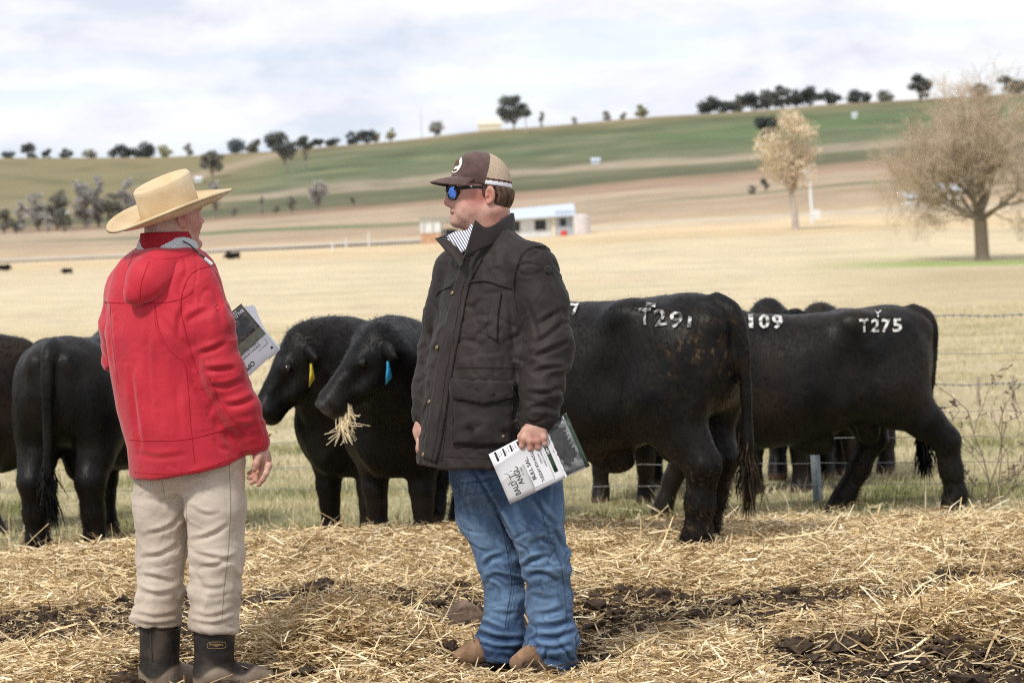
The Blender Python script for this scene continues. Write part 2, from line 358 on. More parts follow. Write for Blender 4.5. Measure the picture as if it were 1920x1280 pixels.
def bump_list():
    o = []
    for px, py, D, r, h in ((640, 1205, 9.35, .34, .15), (1830, 1240, 9.1, .40, .14), (1560, 1075, 11.9, .6, .06), (130, 1045, 12.6, .7, .09), (560, 1000, 13.2, .8, .10), (1200, 990, 13.6, .8, .09), (1100, 1030, 12.6, .5, .06), (1720, 1010, 13.5, .9, .06), (350, 1020, 12.9, .6, .08), (820, 990, 13.6, .6, .07), (1260, 1085, 11.4, .4, .05), (110, 1240, 9.2, .35, .05)):
        q = P(px, py, D); o.append((q[0], q[1], r * (1.15 if D > 11 else 1), h * (.5 if D > 11 else 1)))
    return o
BUMPS = bump_list(); FEET = [(*P(px, py, D)[:2], r) for px, py, D, r in ((300, 1285, 9.02, .16), (430, 1290, 8.95, .22), (905, 1250, 9.08, .15), (1000, 1262, 8.98, .17))]
def gz0(X, Y):
    X = np.atleast_1d(np.asarray(X, float)); Y = np.atleast_1d(np.asarray(Y, float))
    px = np.clip(960 + FPX * X / np.maximum(Y, 1), 0, 1920); ly = np.log(np.clip(Y, 3, 5999)); k = np.log(KY)
    i = np.clip(np.searchsorted(k, ly, 'right') - 1, 0, len(KY) - 2); t = (ly - k[i]) / (k[i + 1] - k[i])
    j = np.clip(np.searchsorted(KX, px, 'right') - 1, 0, len(KX) - 2); s = (px - KX[j]) / (KX[j + 1] - KX[j]); s = s * s * (3 - 2 * s) * .5 + s * .5
    g = lambda a, b: KZ[a, b]
    return (1 - t) * ((1 - s) * g(i, j) + s * g(i, j + 1)) + t * ((1 - s) * g(i + 1, j) + s * g(i + 1, j + 1))
def gz(X, Y, fine=False):
    X = np.atleast_1d(np.asarray(X, float)); Y = np.atleast_1d(np.asarray(Y, float)); z = gz0(X, Y)
    nr = Y < 18
    if nr.any():
        x, y = X[nr], Y[nr]; d = 0
        for bx, by, r, h in BUMPS: d = d + h * np.exp(-((x - bx) ** 2 + (y - by) ** 2 * .8) / (r * r))
        p = np.c_[x, y, 0 * x]; d = d + .02 * fbm(p * 1.7, 2)
        for fx, fy, r in FEET: d = d - (d + .03) * np.exp(-((x - fx) ** 2 + (y - fy) ** 2) / (r * r))
        if fine: d = d + .028 * fbm(p * 7 + 3, 3)
        z[nr] += d * np.clip((18 - y) / 2.5, 0, 1)
    return z
def ground_pt(px, py, D=None):
    """where the ray of a photo pixel meets the ground"""
    lo, hi = 5., 3000.; r = ray(px, py); Ds = np.geomspace(lo, hi, 4000); pts = CAM + Ds[:, None] * r
    below = pts[:, 2] < gz0(pts[:, 0], pts[:, 1]); k = np.argmax(below) if below.any() else -1
    return pts[k]
def soil_mask(x, y):
    """1 = bare dark soil, 0 = straw"""
    p = np.c_[x * .9, y * .75, 0 * x]
    n = fbm(p * 1.3 + 5, 3) + .35 * fbm(p * 5.5, 2)
    band = np.exp(-((y - 10.35) / .7) ** 2) * .26 + np.exp(-((y - 9.1) / .3) ** 2) * .05 - np.clip((y - 11.3) / .8, 0, 1) * .35
    for bx, by, r, h in BUMPS: band = band - .9 * np.exp(-((x - bx) ** 2 + (y - by) ** 2) / (r * r))
    for sx, sy, r in SOILS: band = band + .55 * np.exp(-((x - sx) ** 2 + (y - sy) ** 2) / (r * r))
    return np.clip((n + band + .08) / .24, 0, 1)
SOILS = [(*ground_pt(px, py)[:2], r) for px, py, r in ((310, 1275, .22), (410, 1282, .25), (940, 1262, .2), (600, 1115, .3), (860, 1190, .22), (830, 1245, .16), (1010, 1255, .18), (1240, 1140, .35), (1480, 1130, .3), (1850, 1060, .3), (60, 1165, .35), (1100, 1170, .25), (1540, 1030, .12), (560, 1180, .15), (1880, 1150, .3), (700, 1150, .2))]
def terrain():
    ys = np.r_[np.linspace(5, 8, 20)[:-1], np.linspace(8, 15.5, 330)[:-1], np.geomspace(15.5, 145, 150)[:-1], np.geomspace(145, 1000, 330)[:-1], np.geomspace(1000, 2600, 10)]
    ts = np.r_[np.linspace(-1.3, -.24, 10)[:-1], np.linspace(-.24, .24, 290)[:-1], np.linspace(.24, 1.3, 10)]
    Yg, Tg = np.meshgrid(ys, ts, indexing='ij'); X = (Yg * Tg).ravel(); Y = Yg.ravel(); z = gz(X, Y, True)
    far = Y > 140; z[far] += np.clip((Y[far] - 140) / 300, 0, 1) * 1.2 * fbm(np.c_[X[far] / 120, Y[far] / 60, 0 * X[far]], 3)
    m, n = Yg.shape; i = (np.arange(m - 1)[:, None] * n + np.arange(n - 1)[None]).ravel(); F = np.stack([i, i + 1, i + n + 1, i + n], -1)
    # field colours
    px = 960 + FPX * X / Y
    wv = Y * (1 + .012 * fbm(np.c_[X / Y * 9, np.log(Y) * 2, 0 * X], 2))
    ky = [5, 14.2, 14.9, 17, 22, 32, 55, 75, 150, 215, 240, 290, 304, 308, 322, 328, 360, 385, 395, 440, 446, 456, 462, 520, 560, 600, 615, 675, 690, 715, 730, 800, 870, 925, 945, 1000]
    kc = [(.15, .105, .062), (.17, .12, .07), (.33, .28, .16), (.33, .30, .16), (.48, .42, .26), (.57, .48, .31), (.61, .50, .31), (.63, .53, .355), (.64, .54, .37), (.61, .51, .345), (.60, .47, .29), (.66, .52, .33), (.58, .46, .31), (.56, .47, .34), (.54, .45, .33), (.50, .38, .25), (.42, .32, .22),
          (.43, .335, .235), (.35, .265, .175), (.43, .335, .24), (.16, .185, .10), (.16, .185, .10), (.41, .32, .225), (.42, .325, .235), (.36, .25, .18), (.27, .2, .13), (.125, .125, .075), (.14, .145, .085), (.34, .28, .2), (.33, .28, .2), (.155, .165, .095), (.125, .155, .08), (.135, .155, .085), (.17, .16, .085), (.27, .22, .14), (.30, .25, .16)]
    kc = np.array(kc); C = np.stack([np.interp(wv, ky, kc[:, k]) for k in range(3)], 1)
    q = np.c_[X / Y * 30, np.log(Y) * 26, 0 * X]; nz = fbm(q, 4); nz2 = fbm(np.c_[X / Y * 7, np.log(Y) * 60, 0 * X + 4], 3)
    fine = fbm(np.c_[X / Y * 110, np.log(Y) * 190, 0 * X + 2], 3); C *= (1 + .16 * fine * (Y > 17))[:, None]; C *= (1 + .2 * nz + .26 * nz2)[:, None]; nz3 = fbm(np.c_[X / Y * 12, np.log(Y) * 34, 0 * X + 8], 4)
    C[:] = C + (np.array((.44, .40, .21)) - C) * (np.clip(nz3 * 1.6 - .1, 0, 1) * (Y > 20) * (Y < 300) * .45)[:, None]; C[:] = C + (np.array((.56, .42, .26)) - C) * (np.clip(-nz3 * 1.6 - .15, 0, 1) * (Y > 20) * (Y < 300) * .5)[:, None]
    def mix(c, wt): C[:] = C + (np.array(c) - C) * np.clip(wt, 0, 1)[:, None]
    # left part of the hill is dry olive grass, right part green
    mix((.25, .21, .115), np.clip((560 - px + (Y - 800) * .5) / 160, 0, 1) * (Y > 640) * .85)
    mix((.30, .25, .17), np.clip(nz * 1.4 - .25, 0, 1) * (Y > 690) * .8)
    mix((.115, .165, .075), np.clip((px - 1150) / 250, 0, 1) * np.exp(-((Y - 830) / 55) ** 2) * .9)
    mix((.085, .095, .055), np.clip(-nz * 1.6 - .05, 0, 1) * (Y > 590) * (Y < 950) * .65); mix((.25, .23, .15), np.clip(nz3 * 1.8 - .2, 0, 1) * (Y > 640) * (Y < 960) * .6)
    # track up the left shoulder of the hill
    mix((.36, .29, .21), np.exp(-((px - (330 + (Y - 800) * 1.6)) / 38) ** 2) * (Y > 740) * .8)
    # green strip round the bare tree, olive scrub on the right of the near paddock
    mix((.24, .36, .085), np.clip((px - 1480) / 260, 0, 1) * np.exp(-((Y - 133 - nz * 6) / 13) ** 2) * .95)
    mix((.42, .33, .20), np.clip((px - 1480) / 300, 0, 1) * np.exp(-((Y - 92) / 26) ** 2) * .75)
    mix((.30, .27, .12), np.clip((px - 1350) / 300, 0, 1) * np.clip(.5 + 1.5 * nz, 0, 1) * np.exp(-((Y - 42) / 20) ** 2) * .75)
    mix((.55, .44, .30), np.clip((px - 1400) / 300, 0, 1) * np.exp(-((Y - 27) / 3) ** 2) * .6)
    # grass patches by the fence
    g = np.clip(fbm(np.c_[X * .9, Y * .45, 0 * X], 3) * 2.2 + .2, 0, 1) * (Y > 14.4) * np.clip((34 - Y) / 12, 0, 1)
    mix((.135, .16, .05), g * .75); mix((.46, .37, .20), np.clip(-fbm(np.c_[X * 1.1 + 9, Y * .6, 0 * X], 3) * 2, 0, 1) * (Y > 14.4) * (Y < 30) * .6)
    nr = Y < 15.5; sm = np.zeros(len(X)); sm[nr] = soil_mask(X[nr], Y[nr]) * np.clip((14.8 - Y[nr]) / .5, 0, 1)
    st = nr & (Y < 14.6); mixw = np.zeros(len(X)); mixw[st] = (1 - sm[st]) * .75; mix((.24, .165, .08), mixw); mix((.050, .036, .026), sm * .95)
    o = ob('ground', np.c_[X, Y, z], F, MC('ground_soil_and_grass', rough=.95, bump=.02, bscale=55, nscale=14, namp=.28, spec=.1), attrs={'col': np.clip(C, .01, 1)})
    tag(o, kind='structure')
terrain()
# ------------------------------------------------------------------ straw, chaff, clods, grass (nobody could count these)
m_straw = M('straw', [(.62, .44, .215), (.86, .665, .37), (.95, .81, .53)], scale=30, rough=.6, spec=.25, attr=[('brown', (.25, .15, .065)), ('pale', (.95, .87, .64))])
def straws(name, n, xr, yr, keep, lmin, lmax, wid, tilt, label, thick_of, bent=.12):
    x = rng.uniform(xr[0], xr[1], n); y = np.sqrt(rng.uniform(yr[0] ** 2, yr[1] ** 2, n)); x = x * y
    k = rng.random(n) < keep(x, y); x, y = x[k], y[k]; n = len(x)
    Ln = np.exp(rng.uniform(np.log(lmin), np.log(lmax), n)); az = rng.uniform(0, 2 * np.pi, n); az = az + .6 * fbm(np.c_[x * 3, y * 3, 0 * x], 2)
    el = rng.normal(0, tilt, n); el[rng.random(n) < .06] *= 2.6; z = gz(x, y, True) + .006 + rng.random(n) ** 1.6 * thick_of(x, y)
    d = np.c_[np.cos(az) * np.cos(el), np.sin(az) * np.cos(el), np.sin(el)]; side = np.c_[-np.sin(az), np.cos(az), 0 * az]
    upv = np.cross(d, side); ro = rng.uniform(-1.2, 1.2, n); side = side * np.cos(ro)[:, None] + upv * np.sin(ro)[:, None]; W = wid * rng.uniform(.55, 1.5, n)
    c = np.c_[x, y, z + np.abs(np.sin(el)) * Ln * .42]; bend = (rng.normal(0, bent, (n, 2)) * Ln[:, None])
    a = c - d * Ln[:, None] / 2; b = c + d * Ln[:, None] / 2; mid = c + upv * bend[:, :1] * .5 + np.cross(d, upv) * bend[:, 1:] * .6
    s = side * (W / 2)[:, None]; V = np.stack([a - s, a + s, mid - s, mid + s, b - s * .6, b + s * .6], 1).reshape(-1, 3)
    i = np.arange(n)[:, None] * 6; F = np.concatenate([i + [0, 1, 3, 2], i + [2, 3, 5, 4]])
    br = np.clip(rng.random(n) ** 1.8 * 1.15 + .35 * soil_mask(x, y) + .35 * fbm(np.c_[x * 2.5, y * 2.5, 0 * x + 2], 2), 0, 1) * .9; pa = (rng.random(n) < .22) * rng.uniform(.3, 1, n) * (1 - br)
    o = ob(name, V, F, m_straw, smooth=False, attrs={'brown': np.repeat(br, 6), 'pale': np.repeat(pa, 6)}); tag(o, kind='stuff', label=label, cat='straw'); return o
yend = lambda x, y: np.clip((14.55 + .25 * np.sin(x * 2.1) - y) / .35, 0, 1) * .93 + .07 * np.clip((16.2 - y) / 1.5, 0, 1)
th = lambda x, y: .012 - .010 * sum(np.exp(-((x - fx) ** 2 + (y - fy) ** 2) / (r * r)) for fx, fy, r in FEET) + .03 * (1 - soil_mask(x, y)) + sum(.5 * h * np.exp(-((x - bx) ** 2 + (y - by) ** 2) / (r * r)) for bx, by, r, h in BUMPS)
straws('straw', 330000, (-.225, .225), (8.2, 16.3), lambda x, y: (.07 + .91 * (1 - soil_mask(x, y)) ** 1.2) * yend(x, y), .024, .14, .0049, .17, 'loose golden straw spread over the dark soil of the paddock', th)
straws('long_straw', 5200, (-.225, .225), (8.2, 15.2), lambda x, y: (.15 + .85 * (1 - soil_mask(x, y))) * yend(x, y - .4), .11, .24, .0058, .24, 'long pale stalks lying on top of the straw', lambda x, y: th(x, y) + .015, .08)
_mb = BUMPS[:2]; straws('heaped_straw', 20000, (-.225, .225), (8.4, 10), lambda x, y: sum(np.exp(-((x - bx) ** 2 + (y - by) ** 2) / (r * r) * 1.5) for bx, by, r, h in _mb), .07, .24, .0055, .36, 'heaps of loose pale straw at the bottom of the photo', lambda x, y: .05 + 0 * x, .1)
straws('chaff', 120000, (-.225, .225), (8.2, 14.9), lambda x, y: .25 + .75 * soil_mask(x, y), .008, .035, .0035, .25, 'short chaff trodden into the dark soil', lambda x, y: .006 + 0 * x)
def clods():
    n = 16000; x = rng.uniform(-.225, .225, n); y = np.sqrt(rng.uniform(8.2 ** 2, 14.3 ** 2, n)); x *= y; k = rng.random(n) < soil_mask(x, y) ** 1.5; x, y = x[k], y[k]; n = len(x)
    base = np.array([(1, 0, 0), (0, 1, 0), (-1, 0, 0), (0, -1, 0), (0, 0, 1), (0, 0, -.6), (.6, .6, .6), (-.6, .6, .6), (-.6, -.6, .6), (.6, -.6, .6)], float)
    f = np.array([(0, 1, 6), (1, 2, 7), (2, 3, 8), (3, 0, 9), (6, 1, 7), (7, 2, 8), (8, 3, 9), (9, 0, 6), (6, 7, 4), (7, 8, 4), (8, 9, 4), (9, 6, 4), (1, 0, 5), (2, 1, 5), (3, 2, 5), (0, 3, 5)])
    r = np.exp(rng.normal(np.log(.010), .55, n)); V = base[None] * rng.uniform(.55, 1.35, (n, 10, 1)) * r[:, None, None] * np.array([1.2, 1.2, .8]); an = rng.uniform(0, 6.28, n)
    V = np.stack([V[..., 0] * np.cos(an)[:, None] - V[..., 1] * np.sin(an)[:, None], V[..., 0] * np.sin(an)[:, None] + V[..., 1] * np.cos(an)[:, None], V[..., 2]], -1)
    V += np.c_[x, y, gz(x, y, True) + r * .3][:, None]; F = (f[None] + (np.arange(n) * 10)[:, None, None]).reshape(-1, 3)
    o = ob('soil_crumbs', V.reshape(-1, 3), F, m_soil, smooth=False); tag(o, kind='stuff', label='dark crumbs of soil between the straw', cat='soil')
m_soil = M('dark_soil', [(.028, .019, .014), (.06, .042, .03), (.10, .07, .05)], scale=40, rough=1, bump=.004, bscale=200, spec=.1)
clods()
m_grass = M('paddock_grass', [(.13, .155, .05), (.25, .24, .09), (.50, .42, .22)], scale=1.1, rough=.7, spec=.2, attr=[('dry', (.66, .57, .38))])
def grass(name, n, yr, h, wid, keep, dry, label, seed):
    r = np.random.default_rng(seed); x = r.uniform(-.23, .23, n); y = np.sqrt(r.uniform(yr[0] ** 2, yr[1] ** 2, n)); x = x * y; k = r.random(n) < keep(x, y); x, y = x[k], y[k]; n = len(x)
    az = r.uniform(0, 6.28, n); s = np.c_[np.cos(az), np.sin(az), 0 * az] * (wid * r.uniform(.6, 1.4, n) / 2)[:, None]; H = h * r.uniform(.35, 1.3, n) ; ln = r.normal(0, .55, (n, 2)) * H[:, None]
    c = np.c_[x, y, gz(x, y) - .008]; mid = c + np.c_[ln * .35, H * .6]; top = c + np.c_[ln, H * .95]
    V = np.stack([c - s, c + s, mid + s * .8, mid - s * .8, top], 1).reshape(-1, 3); i = np.arange(n)[:, None] * 5
    dr = np.clip(dry(x, y) + r.normal(0, .28, n), 0, 1)
    o = ob(name, V, [i + [3, 2, 4], i + [0, 1, 2, 3]], m_grass, smooth=False, attrs={'dry': np.repeat(dr, 5)}); tag(o, kind='stuff', label=label, cat='grass')
gp = lambda x, y: np.clip(fbm(np.c_[x * .9, y * .45, 0 * x], 3) * 2.2 + .2, 0, 1)
grass('grass', 70000, (14.3, 24), .07, .006, lambda x, y: .35 + .65 * gp(x, y), lambda x, y: .8 - .8 * gp(x, y), 'short green and dry grass along the fence line', 21)
grass('dry_grass', 60000, (20, 60), .065, .016, lambda x, y: .5 + 0 * x, lambda x, y: .85 - .35 * gp(x, y), 'dry tufts of grass in the paddock beyond the fence', 22)
grass('grass_shoots', 2600, (8.3, 14.3), .045, .004, lambda x, y: (fbm(np.c_[x * 1.9 + 7, y * 1.9, 0 * x], 2) > .33) * 1., lambda x, y: 0 * x - .2, 'few green shoots coming up through the straw', 23)
grass('tall_dry_stalks', 500, (14.6, 20), .20, .006, lambda x, y: .8 + 0 * x, lambda x, y: .95 + 0 * x, 'thin dry stalks standing by the fence', 24)
# ------------------------------------------------------------------ bulls
m_hide = M('black_bull_hide', [(.0025, .0025, .0027), (.004, .004, .0043), (.0075, .0068, .0065)], scale=5, rough=.46, bump=.004, bscale=60, bsc3=(1, 1, .35), spec=.18,
           attr=[('brown', (.032, .020, .013)), ('dirt', (.20, .12, .045)), ('nose', (.055, .052, .052)), ('hoof', (.070, .042, .028))])
m_hair = M('black_hair', [(.002, .002, .0022), (.006, .0055, .0055)], scale=9, rough=.42, spec=.17, attr=[('dirt', (.22, .14, .05))])
m_eye = M('dark_eye', [(.006, .004, .003), (.012, .008, .006)], rough=.08, spec=.6)
m_paint = M('white_brand_paint', [(.10, .10, .09), (.55, .53, .50), (.74, .72, .68)], scale=30, rough=.85, pos=(.38, .60))
m_paintf = M('worn_white_brand_paint', [(.03, .03, .03), (.30, .29, .28), (.66, .64, .61)], scale=34, rough=.85, pos=(.40, .60))
m_tagy = M('yellow_tag_plastic', [(.75, .58, .05), (.80, .64, .08)], rough=.4)
m_tagb = M('blue_tag_plastic', [(.03, .33, .62), (.05, .40, .70)], rough=.4)
TR_X = np.array([-.90, -.80, -.65, -.5, -.3, -.1, .1, .3, .45, .6, .75])
TR_W = np.array([.10, .22, .275, .295, .325, .35, .355, .335, .30, .25, .14])
TR_T = np.array([1.18, 1.265, 1.30, 1.30, 1.285, 1.275, 1.28, 1.295, 1.31, 1.30, 1.22])
TR_B = np.array([.85, .72, .66, .61, .53, .475, .45, .44, .455, .50, .62])
def bull(label, px, D, yaw, s=1., hind=((0, 0), (0, 0)), front=((0, 0), (0, 0)), poll=(1.04, 0, 1.27), face=(1, 0, -.95), roll=0., res=.017, fur=16000, tail=0., tailswing=0., bag=.0,
         brown=.2, rump_dirt=0., xref=0., tag_mat=None, tag_side=1, group='black bulls at the fence', seed=1, ground_D=None, crest=1., earup=0., zoff=0., name='black_bull'):
    """px: photo column where local x = xref stands at depth D; yaw: heading, 180 = to the left of the picture"""
    r = np.random.default_rng(seed); cy, sy = math.cos(math.radians(yaw)), math.sin(math.radians(yaw))
    base = P(px, 1000, D); o = np.array([base[0] - xref * s * cy, base[1] - xref * s * sy]); 
    v = Vol((-1.25, -.62, -.03), (1.75, .62, 1.75), res)
    # trunk
    X1 = v.ax[0]; ker = np.hanning(9); ker /= ker.sum()
    def ip(t):
        xd = np.linspace(-1.2, 1.2, 161); d = np.interp(xd, TR_X, t); d = np.convolve(np.pad(d, 4, 'edge'), ker, 'valid'); return np.interp(X1, xd, d).astype(np.float32)[:, None, None]
    W, T, B = ip(TR_W), ip(TR_T), ip(TR_B); c, hh = (T + B) / 2, (T - B) / 2; Yv = v.ax[1][None, :, None]; Zv = v.ax[2][None, None, :]
    wz = W * (1 + .10 * np.clip((c - Zv) / hh, -1, 1) * np.clip((X1[:, None, None] + .5) * 2, -.3, 1))
    d = ((np.abs(Yv / wz) ** 2.35 + np.abs((Zv - c) / hh) ** 2.35) ** (1 / 2.35) - 1) * np.minimum(W, hh)
    d = np.maximum(d, np.maximum(-.86 - X1[:, None, None], X1[:, None, None] - .74)); v.op((slice(None),) * 3, d.astype(np.float32), .02, 'u')
    v.ell((-.66, 0, 1.0), (.25, .26, .29), k=.08); v.ell((.50, 0, .82), (.29, .235, .38), k=.1)
    for sg in (1, -1):
        v.ell((-.40, sg * .2, 1.215), (.11, .085, .07), k=.1); v.ell((-.83, sg * .10, 1.16), (.06, .05, .06), k=.08)
        v.ell((.40, sg * .222, .92), (.19, .115, .31), k=.06); v.ell((.52, sg * .17, .72), (.16, .11, .17), k=.1)
        v.ell((-.60, sg * .19, .90), (.25, .125, .34), k=.07); v.ell((-.36, sg * .40, .92), (.10, .10, .16), k=.14, mode='s')
    for i, sg in enumerate((1, -1)):          # near legs first when the bull looks left
        dx, dz = hind[i]; y = sg * .175
        v.cone((-.56 + dx * .25, sg * .19, .80), (-.70 + dx * .5, y, .58), .185, .112, k=.1, sq=((0, 1, 0), 1.25))
        v.chain([(-.70 + dx * .5, y, .58), (-.785 + dx * .62, y, .47 + dz), (-.755 + dx * .82, y, .28 + dz), (-.735 + dx, y, .13 + dz), (-.70 + dx, y, .06 + dz), (-.675 + dx, y, .02 + dz)], [.112, .084, .068, .063, .066, .072], k=.05)
        dx, dz = front[i]; y = sg * .165
        v.cone((.46, sg * .185, .72), (.47 + dx * .3, y, .50), .135, .088, k=.1)
        v.chain([(.47 + dx * .3, y, .50), (.485 + dx * .6, y, .36 + dz), (.48 + dx * .8, y, .26 + dz), (.475 + dx, y, .12 + dz), (.495 + dx, y, .06 + dz), (.515 + dx, y, .02 + dz)], [.088, .073, .060, .058, .063, .070], k=.03)
    # neck, crest, dewlap, head
    pl = A(poll); a = unit(face); up0 = np.array([0, 0, 1.]); lat = np.cross(up0, a); lat = unit(lat); b = np.cross(a, lat)
    lat, b = lat * math.cos(roll) + b * math.sin(roll), b * math.cos(roll) - lat * math.sin(roll); H = lambda p, q, w_=0.: pl + a * p + b * q + lat * w_
    nk = pl * .55 + A((.52, 0, 1.02)) * .45 - b * .08
    v.chain([(.45, 0, 1.0), nk + (0, 0, -.06), H(.03, -.08)], [.30, .24, .165], k=.12, sq=((0, 1, 0), 1.25))
    v.ell((.48 + .12 * crest, 0, 1.18 + .05 * crest), (.30, .12, .12), k=.12); v.ell(nk + (-.03, 0, .10 * crest), (.20, .11, .12), k=.1)
    v.chain([(.64, 0, .58), nk * .5 + A((.70, 0, .72)) * .5 + (0, 0, -.16), H(.16, -.20)], [.13, .10, .06], k=.1, sq=((0, 1, 0), 1.5))
    Rh = np.array([a, b, lat])
    v.ell(H(.10, -.065), (.165, .125, .125), Rh, k=.05); v.cone(H(.12, -.045), H(.43, -.065), .108, .074, k=.05); v.cone(H(.12, -.16), H(.40, -.125), .085, .048, k=.05)
    v.ell(H(.440, -.085), (.070, .086, .098), Rh, k=.03); v.ell(H(.42, -.135), (.075, .045, .075), Rh, k=.03); v.ell(H(.00, .025), (.075, .06, .085), Rh, k=.05)
    for sg in (1, -1):
        v.ell(H(.175, -.005, sg * .095), (.055, .035, .035), Rh, k=.04); v.ell(H(.20, -.13, sg * .092), (.11, .06, .04), Rh, k=.03); v.ell(H(.31, -.06, sg * .105), (.07, .035, .03), Rh, k=.03, mode='s'); v.ell(H(.15, .022, sg * .085), (.05, .016, .03), Rh, k=.02)
        v.ell(H(.505, -.055, sg * .052), (.022, .020, .018), Rh, k=.015, mode='s'); v.ell(H(.49, -.045, sg * .05), (.03, .03, .03), Rh, k=.02)
        v.ell(H(.508, -.058, sg * .056), (.020, .013, .014), Rh, k=.01, mode='s')
        e0, e1, e2 = H(.03, -.045, sg * .115), H(.045, -.055 + earup, sg * .20), H(.05, -.085 + 2 * earup, sg * .275)
        v.chain([e0, e1, e2], [.034, .054, .020], k=.03, sq=(b * .5 + a * .8, 2.0))
    v.cone(H(.36, -.135, .07), H(.50, -.118, .0), .006, .006, k=.012, mode='s'); v.cone(H(.36, -.135, -.07), H(.50, -.118, .0), .006, .006, k=.012, mode='s')
    # tail
    tp = [(-.80, 0, 1.265), (-.905, 0, 1.20), (-.935 - tail * .3, tailswing * .1, 1.03), (-.93 - tail * .6, tailswing * .4, .80), (-.915 - tail, tailswing * .75, .60), (-.91 - tail, tailswing, .48)]
    tp = catmull(tp, 4); v.chain(tp, np.interp(np.linspace(0, 1, len(tp)), [0, .2, .5, 1], [.05, .037, .028, .022]), k=.025)
    if bag: v.ell((-.50, 0, .60 - bag), (.075, .075, .11), k=.04); v.cone((-.50, 0, .66), (-.50, 0, .58), .06, .06, k=.05)
    v.ell((-.16, 0, .46), (.13, .05, .07), k=.06)
    V, F = v.mesh(); V = smooth_v(V, F, 2, .45); n = vnorm(V, F)
    V = V + n * (.006 * fbm(V * 6 + seed, 2) + .003 * fbm(V * np.array([22, 22, 8]), 2))[:, None]
    hl = (V - pl) @ a; hb = (V - pl) @ b; hw = (V - pl) @ lat; nh = (np.abs(hw) < .2) & (np.abs(hb + .06) < .2)
    nose = np.clip((hl - .478) / .015, 0, 1) * nh * np.clip((hb + .115) / .02, 0, 1); hoof = np.clip((.075 - V[:, 2]) / .02, 0, 1)
    brn = np.clip(.5 + 1.5 * fbm(V * 3 + seed * 3, 3), 0, 1) * brown; brn = np.maximum(brn, np.clip((.55 - V[:, 2]) / .3, 0, 1) * .35 * np.clip(.6 + fbm(V * 9, 2), 0, 1))
    spk = np.clip(fbm(V * 75, 2) * 2.6 - .75, 0, 1) + .12 * np.clip(fbm(V * 13, 2) * 2, 0, 1); dirt = rump_dirt * spk * np.exp(-((V[:, 0] + .82) / .17) ** 2 - ((V[:, 2] - 1.0) / .20) ** 2)
    dirt = np.clip(np.maximum(dirt, rump_dirt * .6 * np.clip(fbm(V * 70, 2) * 2 - .5, 0, 1) * np.clip((.6 - V[:, 2]) / .2, 0, 1)), 0, 1)
    gzv = float(gz(o[0], o[1])[0]) if ground_D is None else float(gz(*ground_D)[0]); org = np.array([o[0], o[1], gzv - .02 + zoff])
    def Wd(p): p = A(p) * s; return np.stack([p[..., 0] * cy - p[..., 1] * sy, p[..., 0] * sy + p[..., 1] * cy, p[..., 2]], -1) + org
    root = empty(name, org); tag(root, label, 'bull', group)
    VW = Wd(V); body = ob('body', VW, F, m_hide, root, attrs={'brown': brn, 'dirt': dirt, 'nose': nose, 'hoof': hoof})
    # eyes
    for sg in (1, -1):
        mb = MB(); th, ph = np.meshgrid(np.linspace(0, np.pi, 7), np.linspace(0, 2 * np.pi, 11)); g = np.stack([np.sin(th) * np.cos(ph), np.sin(th) * np.sin(ph), np.cos(th)], -1).reshape(-1, 3) * .026 
        i = (np.arange(10)[:, None] * 7 + np.arange(6)[None]).ravel(); ob('eye', Wd(g + H(.178, -.012, sg * .121)), np.stack([i, i + 7, i + 8, i + 1], -1), m_eye, root)
    # coat: short strands over the hide, longer on crest, poll and tail
    if fur:
        c = V[F].mean(1); fn = n[F].mean(1); ar = np.linalg.norm(np.cross(V[F[:, 2]] - V[F[:, 0]], V[F[:, 3]] - V[F[:, 1]]), axis=1)
        lng = 1 + .75 * np.exp(-((c[:, 0] - .72) / .35) ** 2) * np.clip((c[:, 2] - 1.12) / .1, 0, 1) + .7 * np.exp(-(np.linalg.norm(c - pl, axis=1) / .12) ** 2) + .8 * np.clip((.55 - c[:, 2]) / .3, 0, 1) * (c[:, 0] < -.3)
        ok = (hoof[F[:, 0]] < .3) & (nose[F[:, 0]] < .2) & (hl[F[:, 0]] < .40); pr = ar * ok * (.4 + lng); pr /= pr.sum(); k = r.choice(len(F), fur, p=pr)
        p = c[k] + r.normal(0, res * .4, (fur, 3)); nn = fn[k]; comb = np.array([-.75, 0, -.65]) + r.normal(0, .28, (fur, 3)); comb -= nn * (comb * nn).sum(1)[:, None]; comb /= np.linalg.norm(comb, axis=1)[:, None] + 1e-6
        d = comb + nn * r.uniform(.05, .28, fur)[:, None] * (.7 + .6 * (lng[k] > 1.5))[:, None]; d /= np.linalg.norm(d, axis=1)[:, None]; ln = .021 * lng[k] * r.uniform(.6, 1.35, fur); sd_ = np.cross(d, nn); sd_ /= np.linalg.norm(sd_, axis=1)[:, None] + 1e-6
        wd = .0032 * (1 + .3 * lng[k]); Vh = np.stack([p - sd_ * wd[:, None] / 2, p + sd_ * wd[:, None] / 2, p + d * ln[:, None]], 1).reshape(-1, 3)
        ob('coat', Wd(Vh), np.arange(fur * 3).reshape(-1, 3), m_hair, root, smooth=False, kind='stuff', attrs={'dirt': np.repeat(dirt[F[k, 0]] * .8, 3)})
    # tail tuft
    k = 300; e = A(tp[-1]); t0 = e + np.c_[r.normal(0, .012, (k, 2)), r.uniform(-.06, .14, k)]; L_ = r.uniform(.12, .29, k) * (1 if not tail < -.5 else 1); m1 = t0 + np.c_[r.normal(0, .022, (k, 2)), -L_ * .5]; m2 = m1 + np.c_[r.normal(0, .022, (k, 2)), -L_ * .5]
    ww = np.array([.004, 0, 0]) * r.choice([-1, 1], k)[:, None]; w2 = np.array([0, .004, 0])
